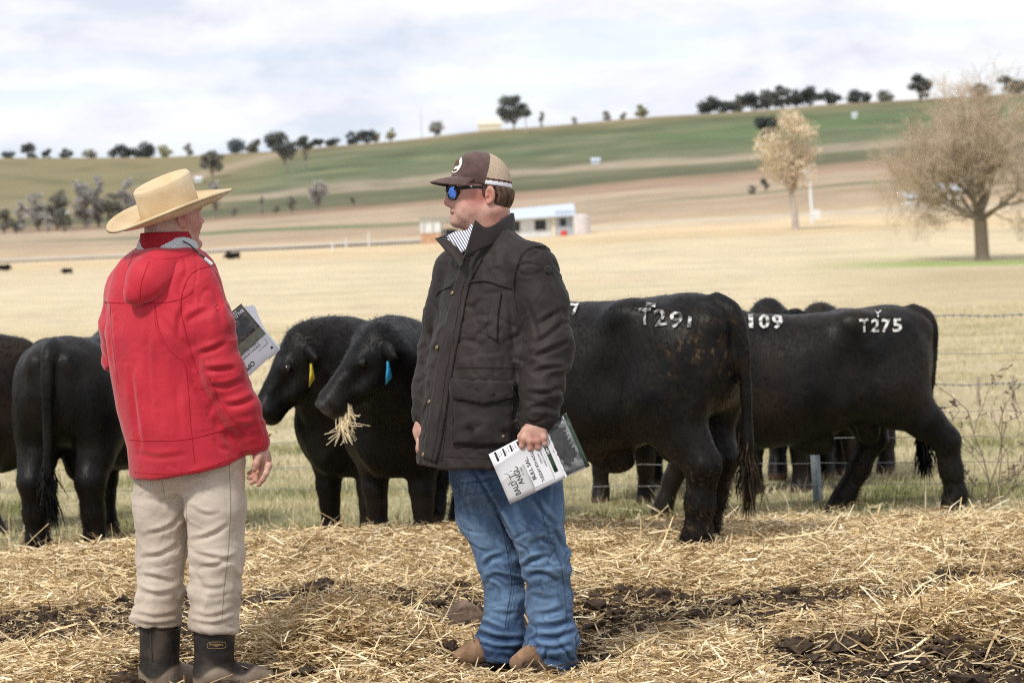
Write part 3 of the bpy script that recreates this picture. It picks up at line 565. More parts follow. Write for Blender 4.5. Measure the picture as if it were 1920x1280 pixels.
    Vt = np.stack([t0 - ww - w2, t0 + ww + w2, m1 - ww + w2, m1 + ww - w2, m2], 1).reshape(-1, 3); i = np.arange(k)[:, None] * 5
    ob('tail_tuft', Wd(Vt), [i + [2, 3, 4], i + [0, 1, 3, 2]], m_hair, root, smooth=False, attrs={'dirt': np.repeat(r.uniform(0, .2, k) * min(1, rump_dirt), 5)})
    if tag_mat is not None:
        sg = tag_side; q = H(.05, -.065, sg * .205) + b * -.02 + unit(a) * .03; dn = np.array([0, 0, -1.]); sd2 = unit(a * .8 + lat * .2 * sg)
        rows = [[q - sd2 * .010, q + sd2 * .010], [q + dn * .03 - sd2 * .012, q + dn * .03 + sd2 * .012], [q + dn * .055 - sd2 * .018, q + dn * .055 + sd2 * .018], [q + dn * .115 - sd2 * .030, q + dn * .115 + sd2 * .030]]
        Vs, Fs = sheet(rows, .004, lin=True); ob('ear_tag', Wd(Vs), Fs, tag_mat, root)
    return root, bvh(VW, F), Wd
def brand(root, bv, s, x0, y0, x1, y1, hgt, jit=.0, off=.03, rot=None, seed=5, wob=1.2, pm=None):
    """painted characters: each letter of s laid on the hide between the two photo points"""
    r = np.random.default_rng(seed); n = len(s); 
    for i, ch in enumerate(s):
        if ch == ' ': continue
        Vt, Tt = text_tris(ch, off); f = (i + .5) / n; cx, cy_ = x0 + (x1 - x0) * f, y0 + (y1 - y0) * f + r.normal(0, jit); wd = abs(x1 - x0) / n * (.80 if ch not in '1I' else .34)
        # refine big triangles so that the letter follows the hide
        tri = Vt[Tt]
        for _ in range(2):
            a, b, c = tri[:, 0], tri[:, 1], tri[:, 2]; ab, bc, ca = (a + b) / 2, (b + c) / 2, (c + a) / 2; tri = np.concatenate([np.stack(q, 1) for q in ((a, ab, ca), (ab, b, bc), (ca, bc, c), (ab, bc, ca))])
        pt = tri.reshape(-1, 2); an = r.normal(0, .05) if rot is None else rot; u = (pt[:, 0] - .5) * wd; v_ = (.5 - pt[:, 1]) * hgt; nz = np.c_[pt * 3 + i * 7, np.zeros(len(pt))]; u = u + wob * pnoise(nz); v_ = v_ + wob * pnoise(nz + 5)
        pxs = cx + u * math.cos(an) - v_ * math.sin(an); pys = cy_ + u * math.sin(an) + v_ * math.cos(an); out = []
        for a_, b_ in zip(pxs, pys): out.append(hit(bv, a_, b_, .009)[0])
        good = [k for k in range(len(tri)) if all(out[3 * k + j] is not None for j in range(3))]
        if good: ob('brand_mark', np.array([out[3 * k + j] for k in good for j in range(3)]), np.arange(len(good) * 3).reshape(-1, 3), pm or m_paint, root, smooth=False)
# the bull side-on behind the man in the brown jacket, its head turned away
b, bv, _ = bull('large black bull branded T291 with long tail, behind the brown jacket', 1400, 12.5, 145, .985, hind=((-.02, 0), (.14, 0)), front=((0, 0), (.06, 0)), poll=(.90, -.30, 1.05), face=(.35, -.8, -.8), xref=-.93, rump_dirt=1., fur=26000, tail=.02, tailswing=-.04, brown=.2, seed=11, bag=.03)
brand(b, bv, 'T29', 1196, 593, 1282, 601, 30, .8, .016, seed=2, pm=m_paintf); brand(b, bv, '1', 1283, 604, 1302, 606, 20, 0, .01, rot=.1, pm=m_paintf); brand(b, bv, '-', 1209, 575, 1232, 573, 7, 0, .01, rot=.1, pm=m_paintf); brand(b, bv, '7', 1069, 583, 1089, 581, 22, 0, .03)
# the walking bull on the right
b, bv, _ = bull('black bull branded T275 in mid stride on the grass by the dry weed', 1762, 15.8, 182, .985, hind=((-.27, 0), (.36, 0)), front=((.02, 0), (.3, 0)), poll=(1.0, -.1, 1.22), xref=-.93, fur=20000, tail=-.06, tailswing=-.02, brown=.55, seed=12, bag=.06)
brand(b, bv, 'T275', 1609, 611, 1692, 611, 24, .6, .025); brand(b, bv, 'Y', 1636, 590, 1655, 590, 12, 0, .0, rot=.0); brand(b, bv, '109', 1395, 604, 1470, 605, 25, .5, .03)
# the one chewing straw, turned towards the camera
b_straw, bv_straw, W_straw = bull('black bull with blue ear tag chewing straw beside the brown jacket', 745, 14.0, 243, .945, hind=((0, 0), (.1, 0)), front=((.0, 0), (-.05, 0)), poll=(.86, .12, 1.245), face=(.50, -.46, -.60), crest=.35, xref=.50, fur=20000, brown=.15, seed=13, tag_mat=m_tagb, tag_side=1, zoff=.03)
# the one with the yellow tag
bull('black bull with a yellow ear tag, its head behind the red jacket catalogue', 655, 15.0, 236, .99, hind=((0, 0), (.12, 0)), front=((.04, 0), (-.02, 0)), poll=(.86, -.02, 1.24), face=(.52, -.44, -.82), xref=.50, fur=16000, brown=.25, seed=14, tag_mat=m_tagy, tag_side=1)
# seen from behind, on the left
bull('black bull seen from behind with its tail hanging, left of the red jacket', 105, 14.7, 80, .99, hind=((.0, 0), (.02, 0)), front=((0, 0), (-.12, 0)), poll=(.9, -.3, .85), face=(.5, -.5, -.9), xref=-.90, fur=16000, tail=.02, tailswing=.02, brown=.25, bag=.05, seed=15)
bull('brownish black bull cut off by the left edge of the photo', -25, 16.6, 6, .95, hind=((0, 0), (.1, 0)), front=((-.02, 0), (.05, 0)), poll=(.9, .5, .95), face=(.2, .9, -.8), xref=.47, fur=9000, brown=.8, seed=16)
# three more on the far side of the wire
bull('dark brown bull beyond the wire, only its legs showing under the bull branded T291', 1175, 17.3, 247, .93, hind=((0, 0), (.1, 0)), front=((0, 0), (.05, 0)), poll=(.95, .1, .95), face=(.6, .1, -.9), xref=.47, fur=5000, brown=.9, seed=17, res=.02)
bull('black bull beyond the wire with pointed ears raised above the back of T275', 1462, 17.6, 255, .94, hind=((0, 0), (.1, 0)), front=((0, 0), (.04, 0)), poll=(.72, 0, 1.36), face=(.75, .1, -.6), xref=.47, fur=7000, brown=.4, seed=18, res=.02, earup=.05)
bull('black bull beyond the wire nearest the steel post, one ear showing above T275', 1562, 17.9, 250, .92, hind=((0, 0), (.1, 0)), front=((0, 0), (.05, 0)), poll=(.72, 0, 1.34), face=(.75, -.3, -.6), xref=.47, fur=7000, brown=.5, seed=19, res=.02, earup=.05)
# straw hanging from the mouth of the chewing bull
mo = W_straw(A((.84, .10, 1.17)) + unit((.50, -.46, -.64)) * .44 + np.array([0, 0, -.11])); sb = MB(); r = np.random.default_rng(9); mdir = P(640, 760, 13.2) - P(620, 760, 13.2)
_pl, _a = A((.86, .12, 1.245)), unit((.50, -.46, -.60)); _l = unit(np.cross((0, 0, 1.), _a)); _b = np.cross(_a, _l); m0, m1 = W_straw(_pl + _a * .475 - _b * .150 + _l * .03), W_straw(_pl + _a * .39 - _b * .165 + _l * .055)
if m0 is None: m0 = mo
if m1 is None: m1 = mo
for i in range(62):
    t = r.random(); p0 = m0 + (m1 - m0) * t + r.normal(0, .008, 3) + (0, -.012, 0); ln = r.uniform(.06, .21) * (1 - .3 * t); dv = unit(np.array([r.normal(0, .24) + .30 * (t - .3), r.normal(-.1, .2), -1])); p1 = p0 + dv * ln * .5; p2 = p1 + unit(dv + r.normal(0, .6, 3)) * ln * .5
    sb.tube([p0 + np.array([0, 0, .02]), p0, p1, p2], [.0018] * 4, 4)
V, F = sb.get(); tag(ob('mouthful_of_straw', V, F, m_straw, loc=m0, attrs={'brown': np.zeros(len(V)), 'pale': np.full(len(V), .5)}, smooth=False), 'wisps of pale straw hanging from the mouth of the chewing bull', 'straw')
# ------------------------------------------------------------------ the two men
m_skin = M('ruddy_skin', [(.44, .235, .175), (.54, .315, .24), (.62, .39, .31)], scale=22, rough=.5, bump=.0012, bscale=180, spec=.35, sss=.15, attr=[('red', (.46, .13, .10)), ('lip', (.45, .15, .13)), ('stubble', (.42, .27, .22))])
m_red = M('red_softshell', [(.37, .006, .018), (.47, .010, .027), (.55, .018, .038)], scale=3.5, rough=.62, bump=.0010, bscale=420, spec=.3, sheen=.25)
m_redseam = M('red_seam', [(.38, .008, .018), (.44, .010, .024)], rough=.7)
m_redrib = M('dark_red_collar', [(.26, .008, .018), (.34, .014, .025)], scale=60, rough=.85)
m_lining = M('grey_mesh_lining', [(.42, .45, .46), (.60, .62, .62)], scale=260, rough=.9, detail=1)
m_chino = M('tan_work_trousers', [(.42, .345, .275), (.53, .45, .37), (.60, .52, .435)], scale=5, rough=.9, bump=.0012, bscale=300, spec=.15, sheen=.1, attr=[('mud', (.20, .13, .075))])
m_wax = M('waxed_brown_cotton', [(.017, .0128, .0112), (.025, .0185, .0172), (.034, .026, .023)], scale=3, rough=.62, bump=.0010, bscale=220, spec=.22, sheen=.06)
m_waxd = M('dark_collar_lining', [(.012, .010, .010), (.022, .018, .017)], scale=20, rough=.8, sheen=.1)
m_waxseam = M('jacket_stitching', [(.013, .010, .009), (.02, .015, .013)], rough=.8)
m_brass = M('dull_brass', [(.20, .15, .08), (.32, .25, .14)], scale=90, rough=.4, metal=.8)
m_denim = M('blue_denim', [(.016, .036, .085), (.032, .066, .145), (.07, .125, .235)], scale=7, sc3=(1, 1, .6), rough=.88, bump=.0016, bscale=420, bsc3=(1, 1, .3), spec=.12, sheen=.1, attr=[('fade', (.24, .38, .56)), ('dark', (.018, .035, .085))])
m_stitch = M('denim_stitching', [(.025, .05, .11), (.09, .13, .20)], scale=260, rough=.9, pos=(.45, .55))
m_boot = M('muddy_brown_rubber', [(.014, .012, .011), (.026, .021, .018), (.075, .055, .042)], scale=9, rough=.6, bump=.002, bscale=60, attr=[('foot', (.33, .26, .195)), ('mud', (.13, .085, .05))])
m_shoe = M('tan_suede', [(.13, .075, .045), (.22, .13, .075), (.32, .20, .125)], scale=18, rough=.9, bump=.001, bscale=200)
m_lace = M('brown_lace', [(.10, .04, .025), (.2, .08, .05)], scale=200, rough=.8)
m_sole = M('dark_sole', [(.03, .024, .02), (.06, .045, .035)], rough=.9)
m_straw_hat = M('woven_straw_hat', [(.58, .45, .27), (.71, .575, .375), (.79, .68, .49)], scale=6, rough=.7, bump=.003, bscale=40, bsc3=(2, 2, 9), spec=.3, attr=[('sweat', (.40, .235, .085))])
m_hair = m_hair
m_brownhair = M('short_brown_hair', [(.035, .018, .010), (.085, .045, .025), (.14, .08, .045)], scale=60, sc3=(1, 1, .3), rough=.55, bump=.002, bscale=200, bsc3=(1, 1, .2))
m_capb = M('brown_cap_cloth', [(.075, .042, .035), (.115, .070, .060)], scale=30, rough=.9, bump=.0006, bscale=500, sheen=.2)
m_capm = M('beige_cap_mesh', [(.36, .27, .18), (.58, .46, .34)], scale=420, rough=.9, detail=1)
m_cream = M('cream_cloth', [(.72, .68, .58), (.80, .76, .68)], rough=.85)
m_white = M('white_cloth', [(.78, .78, .80), (.84, .84, .86)], rough=.85)
m_capstripe = M('dark_brown_stripe', [(.09, .04, .028), (.12, .06, .04)], rough=.9)
m_blackpl = M('black_plastic', [(.010, .010, .011), (.014, .014, .015)], rough=.25, spec=.5)
m_lens = M('blue_mirror_lens', [(.03, .10, .42), (.10, .26, .75)], scale=40, rough=.08, metal=.85, spec=.6)
m_skindark = M('mouth_inside', [(.10, .03, .025), (.14, .04, .035)], rough=.6)
m_gold = M('yellow_metal', [(.55, .36, .10), (.65, .45, .14)], metal=1, rough=.25)
m_bootprint = M('tan_boot_print', [(.33, .22, .10), (.42, .29, .14)], rough=.7)
m_black_seam = M('dark_pocket', [(.25, .20, .16), (.30, .25, .2)], rough=.9)
def wrinkle(V, n, dirs, sc, amp, seed=0., sharp=1.5):
    """fold relief: ridged noise, fine across the folds and long along them"""
    q = V + .05 * np.stack([pnoise(V * 5 + seed), pnoise(V * 5 + seed + 9), pnoise(V * 5 + seed + 21)], 1)
    c = np.stack([q @ A(d) * s_ for d, s_ in zip(dirs, sc)], 1) + seed * 3.1
    r = 1 - np.abs(pnoise(c)) * 2.4; r = np.sign(r) * np.abs(r) ** sharp + .45 * pnoise(c * 2.1 + 7)
    return V + n * (np.asarray(amp) * (r - .35))[:, None]
def stripes_mat():
    m = bpy.data.materials.new('navy_striped_shirt'); m.use_nodes = True; t = m.node_tree; b = t.nodes['Principled BSDF']; b.inputs['Roughness'].default_value = .8
    at = t.nodes.new('ShaderNodeAttribute'); at.attribute_name = 'u'; mu = t.nodes.new('ShaderNodeMath'); mu.operation = 'FRACT'; t.links.new(at.outputs['Fac'], mu.inputs[0])
    gt = t.nodes.new('ShaderNodeMath'); gt.operation = 'GREATER_THAN'; gt.inputs[1].default_value = .6; t.links.new(mu.outputs[0], gt.inputs[0])
    mx = t.nodes.new('ShaderNodeMix'); mx.data_type = 'RGBA'; t.links.new(gt.outputs[0], mx.inputs[0]); mx.inputs[6].default_value = (.78, .79, .82, 1); mx.inputs[7].default_value = (.03, .04, .14, 1); t.links.new(mx.outputs[2], b.inputs['Base Color']); return m
m_shirt = stripes_mat()
XA, ZA = np.array([1., 0, 0]), np.array([0, 0, 1.])
def disc(bv, px, py, r, mat, name, par, off=.004, hgt=.004, n=12):
    h, nr = hit(bv, px, py, off)
    if h is None: return
    u = unit(np.cross(nr, (0, 0, 1.))); v = np.cross(nr, u); mb = MB(); mb.tube([h - nr * hgt, h, h + nr * hgt * .4], [r, r, r * .75], n); mb.build(name, mat, par)
def pline(bv, pix, rad, mat, name, par, off=.001, n=5):
    if mat in (m_redseam, m_stitch, m_black_seam, m_waxseam): rad *= .68
    p = seam_pts(bv, catmull(pix, 4), off, 3)
    if len(p) > 1: MB().tube(p, rad, n).build(name, mat, par)
def patch(bv, rows, mat, name, par, off=.004, thick=.004, sub=6, attrs=None):
    V, F = drape(bv, rows, off, thick, sub); return ob(name, V, F, mat, par)
def hand_grip(v, base, k=.008): pass
# ================================================================== man in the brown jacket
D0 = 9.05; p = lambda x, y, d=0.: P(x, y, D0 + d)
man = empty('person', (*p(950, 1240)[:2], float(gz(*p(950, 1240)[:2])[0]))); tag(man, 'man in dark brown waxed jacket, jeans, trucker cap and blue sunglasses, holding a catalogue', 'person')
S1, F1 = np.array([.6, -.8, 0]), np.array([-.8, -.6, 0])          # his left, his front
hf, hs = unit((-.96, -.28, .0)), unit((.28, -.96, 0))             # face direction, left side of the head
def hd(x, y, d): return p(x, y, d)
v = Vol(p(765, 1262, 0) - (0, .42, 0), p(1100, 278, 0) + (0, .36, 0), .0042)
# head
v.ell(p(905, 345), (.098, .077, .103), np.array([hf, hs, ZA]), k=.01)
v.ell(p(886, 380), (.072, .064, .080), np.array([hf, hs, ZA]), k=.03)
for sg in (1, -1):
    o_ = hs * .046 * sg; v.cone(p(914, 392) + o_, p(865, 412) + o_ * .55, .028, .022, k=.03); v.ell(p(876, 384) + o_ * .85, (.034, .022, .034), np.array([hf, hs, ZA]), k=.03)
    v.ball(p(846, 384.5) + hs * .0125 * sg, .0085, k=.01); v.ell(p(853, 349) + o_ * .6, (.016, .026, .010), np.array([hf, hs, ZA]), k=.015)
    v.ell(p(858, 361) + hs * .034 * sg, (.016, .018, .014), np.array([hf, hs, ZA]), k=.012, mode='s'); v.ball(p(863, 361) + hs * .032 * sg, .0145, k=.004)
    v.ell(p(877, 399) + o_ * 1.02, (.045, .02, .03), np.array([hf, hs, ZA]), k=.03)
v.ell(p(858, 415), (.027, .030, .021), np.array([hf, hs, ZA]), k=.022)
v.cone(p(852, 354), p(839, 378), .010, .0120, k=.012); v.ball(p(839.5, 379), .0115, k=.01); v.cone(p(840, 383), p(848, 387), .006, .007, k=.008)
v.ell(p(852, 396.5), (.017, .026, .008), np.array([hf, hs, ZA]), k=.008); v.ell(p(853.5, 405.5), (.016, .023, .0085), np.array([hf, hs, ZA]), k=.008)
v.ell(p(846, 401), (.016, .019, .0032), np.array([hf, hs, ZA]), k=.005, mode='s'); v.ell(p(853, 411), (.016, .02, .006), np.array([hf, hs, ZA]), k=.012, mode='s') if False else None
v.ell(p(893, 416), (.046, .046, .030), np.array([hf, hs, ZA]), k=.03)
v.cone(p(924, 398, .0), p(929, 470, .03), .061, .074, k=.025); v.cone(p(905, 420), p(905, 470), .055, .06, k=.03)
for sg in (1, -1):                                                       # ears
    c = p(906, 366) + hs * .083 * sg + (.002, 0, 0); R = np.array([unit(hf + hs * sg * -.35), unit(hs * sg + hf * .35), ZA])
    v.ell(c, (.019, .0085, .033), R, k=.006); v.ell(c + R[1] * .007 + hf * .003 - ZA * .002, (.011, .007, .021), R, k=.004, mode='s'); v.ball(c + hf * .012 - ZA * .004, .0055, k=.006); v.ball(c + hf * .007 - ZA * .027, .0075, k=.008)
# trunk and limbs hidden by the clothes keep the figure in one piece
v.loft([(p(920, 470), .13, .08), (p(930, 560), .17, .11), (p(926, 700), .16, .13), (p(922, 860), .17, .13), (p(950, 920), .17, .10)], S1, F1, k=.05)
v.chain([p(1000, 515, -.15), p(1036, 650, -.2), p(1004, 790, -.26)], [.055, .047, .030], k=.03); v.chain([p(860, 515, .14), p(828, 660, .12), p(796, 790, .05)], [.055, .045, .028], k=.03)
v.chain([p(915, 900, .07), p(940, 1060, .05), p(938, 1200, .06)], [.08, .055, .04], k=.03); v.chain([p(990, 900, -.07), p(1022, 1060, -.05), p(1028, 1215, -.05)], [.08, .055, .04], k=.03)
v.cone(p(938, 1200, .06), p(915, 1236, .03), .04, .03, k=.02); v.cone(p(1028, 1215, -.05), p(1000, 1250, -.08), .04, .03, k=.02)
# near hand, a fist over the edge of the catalogue
HD = -.28
v.cone(p(1005, 790, HD + .01), p(1004, 806, HD), .030, .033, k=.02, sq=((0, 1, 0), 1.35)); v.ell(p(1002, 813, HD), (.044, .022, .036), k=.015)
for i, (kx, ky, mx, my, tx, ty, r_) in enumerate(((982, 822, 978, 836, 985, 842, .0105), (994, 827, 994, 840, 999, 843, .0108), (1007, 826, 1008, 838, 1011, 840, .0105), (1020, 820, 1021, 831, 1023, 833, .0095))):
    K, Mm, T_ = p(kx, ky, HD - .016), p(mx, my, HD - .012), p(tx, ty, HD + .016); v.cone(p(1000 + (kx - 1000) * .8, 808, HD - .006), K, .012, r_ + .001, k=.01); v.ball(K, r_ + .002, k=.006); v.chain([K, Mm, T_], [r_, r_ * .97, r_ * .85], k=.004)
v.chain([p(985, 806, HD), p(977, 818, HD + .004), p(975, 833, HD + .016)], [.014, .012, .009], k=.008)
# far hand hanging
HF = .03
v.cone(p(793, 788, HF), p(788, 806, HF), .024, .026, k=.015); v.ell(p(787, 814, HF), (.020, .030, .036), k=.015)
for i in range(4):
    dy_ = -.028 + .019 * i; L_ = (34, 38, 36, 28)[i]; b0 = p(786, 826, HF + dy_); v.chain([b0, p(784.5, 826 + L_ * .45, HF + dy_), p(788, 826 + L_ * .8, HF + dy_ * .9), p(793, 826 + L_, HF + dy_ * .8)], [.0105, .0098, .009, .0075], k=.005)
v.chain([p(790, 806, HF - .03), p(794, 822, HF - .045), p(798, 838, HF - .045)], [.013, .0115, .009], k=.008)
V, F = v.mesh(); V = smooth_v(V, F, 1, .4)
rd = lambda c, r_: np.exp(-(np.linalg.norm(V - c, axis=1) / r_) ** 2)
red = np.clip(.75 * rd(p(880, 372) + hs * .06, .04) + .5 * rd(p(839, 380), .02) + .5 * rd(p(906, 366) + hs * .083, .03) + .45 * rd(p(925, 415) + hs * .05, .05) + .25 * np.clip(fbm(V * 28, 2), 0, 1) + .35 * rd(p(1002, 830, HD - .02), .03), 0, .9)
lip = np.clip(rd(p(850, 397), .014) * .9 + rd(p(851, 405), .013) * .9, 0, .8); stub = .55 * np.clip(rd(p(862, 412), .05) * (V[:, 2] < p(0, 392)[2]), 0, 1)
ob('body', V, F, m_skin, man, attrs={'red': red, 'lip': lip, 'stubble': stub})
# hair under the cap
v = Vol(p(880, 420) - (0, .12, 0), p(975, 335) + (0, .12, 0), .004)
v.ell(p(916, 362), (.094, .0835, .092), np.array([hf, hs, ZA]), k=.01); v.half(p(913, 372), hf + ZA * .02, k=.01); v.half(p(930, 400), -ZA + hf * .1, k=.01); _t = unit(hf * .985 + ZA * .15); _u = np.cross(_t, hs); _u = _u if _u[2] > 0 else -_u; v.half(p(903, 350) + unit(_u) * .003, unit(_u), k=.004)
for sg in (1, -1): v.ell(p(906, 366) + hs * .085 * sg, (.03, .02, .036), np.array([hf, hs, ZA]), k=.008, mode='s')
v.cone(p(897, 350) + hs * .077, p(896, 366) + hs * .078, .010, .006, k=.006); v.cone(p(897, 350) - hs * .077, p(896, 366) - hs * .078, .010, .006, k=.006)
V, F = v.mesh(); n = vnorm(V, F); V = V + n * (.0018 * pnoise(V * np.array([160, 160, 40])))[:, None]; ob('hair', V, F, m_brownhair, man)
# sunglasses
gl = MB(); L0, L1 = p(843, 361) + hs * .012, p(862, 361) + hs * .056
def lens(c, wd, hg, nrm, sgn):
    s_ = unit(np.cross(ZA, nrm)); an = np.linspace(0, 2 * np.pi, 21)[:-1]; sq = lambda t: np.sign(t) * np.abs(t) ** .62
    rim = [c + s_ * wd * sq(math.cos(a_)) + ZA * hg * sq(math.sin(a_)) * (1 + .12 * math.cos(a_) * sgn) for a_ in an]; return np.array(rim)
glass = MB()
for sg in (1, -1):
    nrm = unit(hf + hs * .33 * sg); c = p(846.5, 361.5) + hs * .034 * sg + hf * .006; rim = lens(c, .0265, .0235, nrm, sg); glass.add(np.r_[rim, (c + nrm * .003)[None]], [[i, (i + 1) % 20, 20] for i in range(20)]); gl.tube(np.r_[rim, rim[:2]], .0032, 6, False)
    gl.tube([c + hs * sg * .026 + ZA * .012, p(866, 352.5) + hs * .073 * sg, p(890, 352) + hs * .082 * sg, p(912, 355) + hs * .083 * sg, p(920, 364) + hs * .080 * sg], [.0055, .0062, .0055, .0042, .003], 6)
gl.tube([p(844, 358) - hs * .010, p(841.5, 357), p(844, 358) + hs * .010], .004, 6)
g_ = gl.build('sunglasses', m_blackpl, man); glass.build('lens', m_lens, g_)
gb = MB(); q = p(872, 350.5) + hs * .0825; gb.tube([q - hs * .001, q + hs * .0012], .0035, 8); gb.build('temple_badge', m_white, g_)
# trucker cap
v = Vol(p(825, 372) - (0, .12, 0), p(970, 275) + (0, .12, 0), .0032)
capc, capu = p(903, 350), unit(ZA + XA * .0 - hf * .03); tl = unit(hf * .985 + ZA * .15); R = np.array([unit(np.cross(hs, np.cross(tl, hs))), hs, unit(np.cross(tl, hs)) * 1.])
if R[2][2] < 0: R[2] = -R[2]
v.ell(capc, (.109, .091, .121), R, k=.01); v.ell(capc + tl * .038 + R[2] * .040, (.064, .078, .076), R, k=.03)
v.half(capc + R[2] * .004, -R[2], k=.006); 
V, F = v.mesh(); V = smooth_v(V, F, 1); lz = (V - capc) @ R[2]; lx = (V - capc) @ R[0]
bd = lx - (.006 + (lz - .05) * -.22); fc = F; fb = bd[fc].mean(1) > 0
def sub(V, F, sel):
    f = F[sel]; u, inv = np.unique(f, return_inverse=True); return V[u], inv.reshape(f.shape)
a_, b_ = sub(V, F, fb); cap = ob('cap', a_, b_, m_capb, man); lzf = lz[F].mean(1); back = ~fb
for nm, lo_, hi_, mt in (('mesh_panel', .046, 9, m_capm), ('brown_band', .038, .046, m_capstripe), ('white_band', .024, .038, m_white), ('rear_band', -9, .024, m_cream if False else m_capm)):
    lo2, hi2 = lo_ - .018, hi_ - .018
    if lo_ < -1: lo2 = -9
    if hi_ > 1: hi2 = 9
    a_, b_ = sub(V, F, back & (lzf >= lo2) & (lzf < hi2)); ob(nm, a_, b_, mt, cap)
rows = []; tl = unit(hf - ZA * .0)
for t in np.linspace(0, 1, 5):
    row = []
    for a_ in np.linspace(-1.25, 1.25, 11):
        e = capc + ZA * (.034 - .004 * t) + tl * ((.103 + .082 * t * math.cos(a_ * .75) ** .6) * math.cos(a_ * .86)) + hs * ((.090 + .002 * t) * math.sin(a_ * .98)) - ZA * (.030 * (math.sin(a_ * .9) ** 2) * (.35 + .65 * t)) - ZA * .012 * math.cos(a_) * t * t; row.append(e)
    rows.append(row)
Vb, Fb = sheet(rows, .005, 3); ob('brim', Vb, Fb, m_capb, cap)
bvc = bvh(V, F)
def cap_oval(cx, cy, rx, ry, an, mat, name, off, par=cap):
    pts = []; 
    for i in range(24):
        t = i * 2 * np.pi / 24; x, y = rx * math.cos(t), ry * math.sin(t); h, nr = hit(bvc, cx + x * math.cos(an) - y * math.sin(an), cy + x * math.sin(an) + y * math.cos(an), off)
        if h is not None: pts.append(h)
    if len(pts) > 8:
        pts = np.array(pts); c = hit(bvc, cx, cy, off)[0]; ob(name, np.r_[pts, c[None]], [[i, (i + 1) % len(pts), len(pts)] for i in range(len(pts))], mat, par)
cap_oval(857, 309, 8.5, 16.5, .42, m_cream, 'patch', .002); cap_oval(857.5, 306, 4.5, 5.5, .42, m_capstripe, 'patch_print', .0045); 
V2, F2 = drape(bvc, [[(852, 319), (858, 317)], [(851, 322), (857, 320)]], .0045, .001, 2); ob('patch_print', V2, F2, m_capstripe, cap)
lt = MB(); q = [p(852, 342) + hs * .078, p(862, 338) + hs * .0835]; 
Vl, Fl = sheet([[p(857, 332) + hs * .084, p(866, 333.5) + hs * .087], [p(852, 342.5) + hs * .083, p(861, 343.5) + hs * .087]], .0015, lin=True); ob('side_label', Vl, Fl, m_cream, cap)
tv, tt = text_tris('Nb', .02); bl, du_, dv_ = p(855, 341.5) + hs * .0875, p(860.5, 342) + hs * .0885 - (p(855, 341.5) + hs * .0875), p(858.5, 335) + hs * .0875 - (p(855, 341.5) + hs * .0875)
ob('label_print', np.array([bl + du_ * t[0] + dv_ * t[1] for t in tv]), tt, m_blackpl, cap, smooth=False)
# jacket
v = Vol(p(760, 885, 0) - (0, .42, 0), p(1100, 425, 0) + (0, .40, 0), .0058)
v.loft([(p(920, 448, 0), .075, .070), (p(924, 468, 0), .15, .095), (p(928, 492, 0), .195, .125), (p(931, 530), .222, .150), (p(928, 600), .235, .180), (p(922, 680), .240, .205), (p(918, 760), .245, .222), (p(917, 830), .252, .236), (p(917, 867), .256, .242)], S1, F1, k=.03, p=2.25)
v.cone(p(930, 458, -.02), p(998, 503, -.14), .066, .078, k=.05); v.cone(p(905, 465, .06), p(862, 508, .145), .06, .076, k=.05)
la = [p(998, 508, -.145), p(1020, 570, -.18), p(1030, 650, -.215), p(1018, 725, -.235), p(1011, 779, -.248)]; v.chain(la, [.085, .081, .077, .070, .064], k=.035)
ra = [p(858, 512, .15), p(838, 590, .16), p(823, 660, .145), p(808, 730, .10), p(800, 772, .055)]; v.chain(ra, [.086, .078, .068, .058, .053], k=.035)
v.half(p(918, 866), np.array([-.05, .0, -1]) , k=.012) if False else None
# hem and cuffs
hem0, hem1 = p(800, 858), p(1045, 868); 
v.ell(p(906, 440, 0), (.07, .068, .10), k=.02, mode='s')
V, F = v.mesh(); V = smooth_v(V, F, 1, .5); n = vnorm(V, F)
def dseg(V, pts): 
    d = np.full(len(V), 9.); tt_ = np.zeros(len(V))
    for i in range(len(pts) - 1):
        a_, b_ = A(pts[i]), A(pts[i + 1]); ba = b_ - a_; t = np.clip((V - a_) @ ba / (ba @ ba), 0, 1); dd = np.linalg.norm(V - a_ - t[:, None] * ba, axis=1); m_ = dd < d; d[m_] = dd[m_]; tt_[m_] = (i + t[m_]) / (len(pts) - 1)
    return d, tt_
dl, tl_ = dseg(V, la); dr, tr_ = dseg(V, ra); arm = np.clip((.125 - np.minimum(dl, dr)) / .02, 0, 1); tt_ = np.where(dl < dr, tl_, tr_)
V = wrinkle(V, n, (unit((.35, 0, 1)), XA, (0, 1, 0)), (15, 7, 7), arm * (.0025 + .0075 * np.exp(-((tt_ - .58) / .17) ** 2) + .004 * np.exp(-((tt_ - .95) / .10) ** 2)), 3., 1.0)
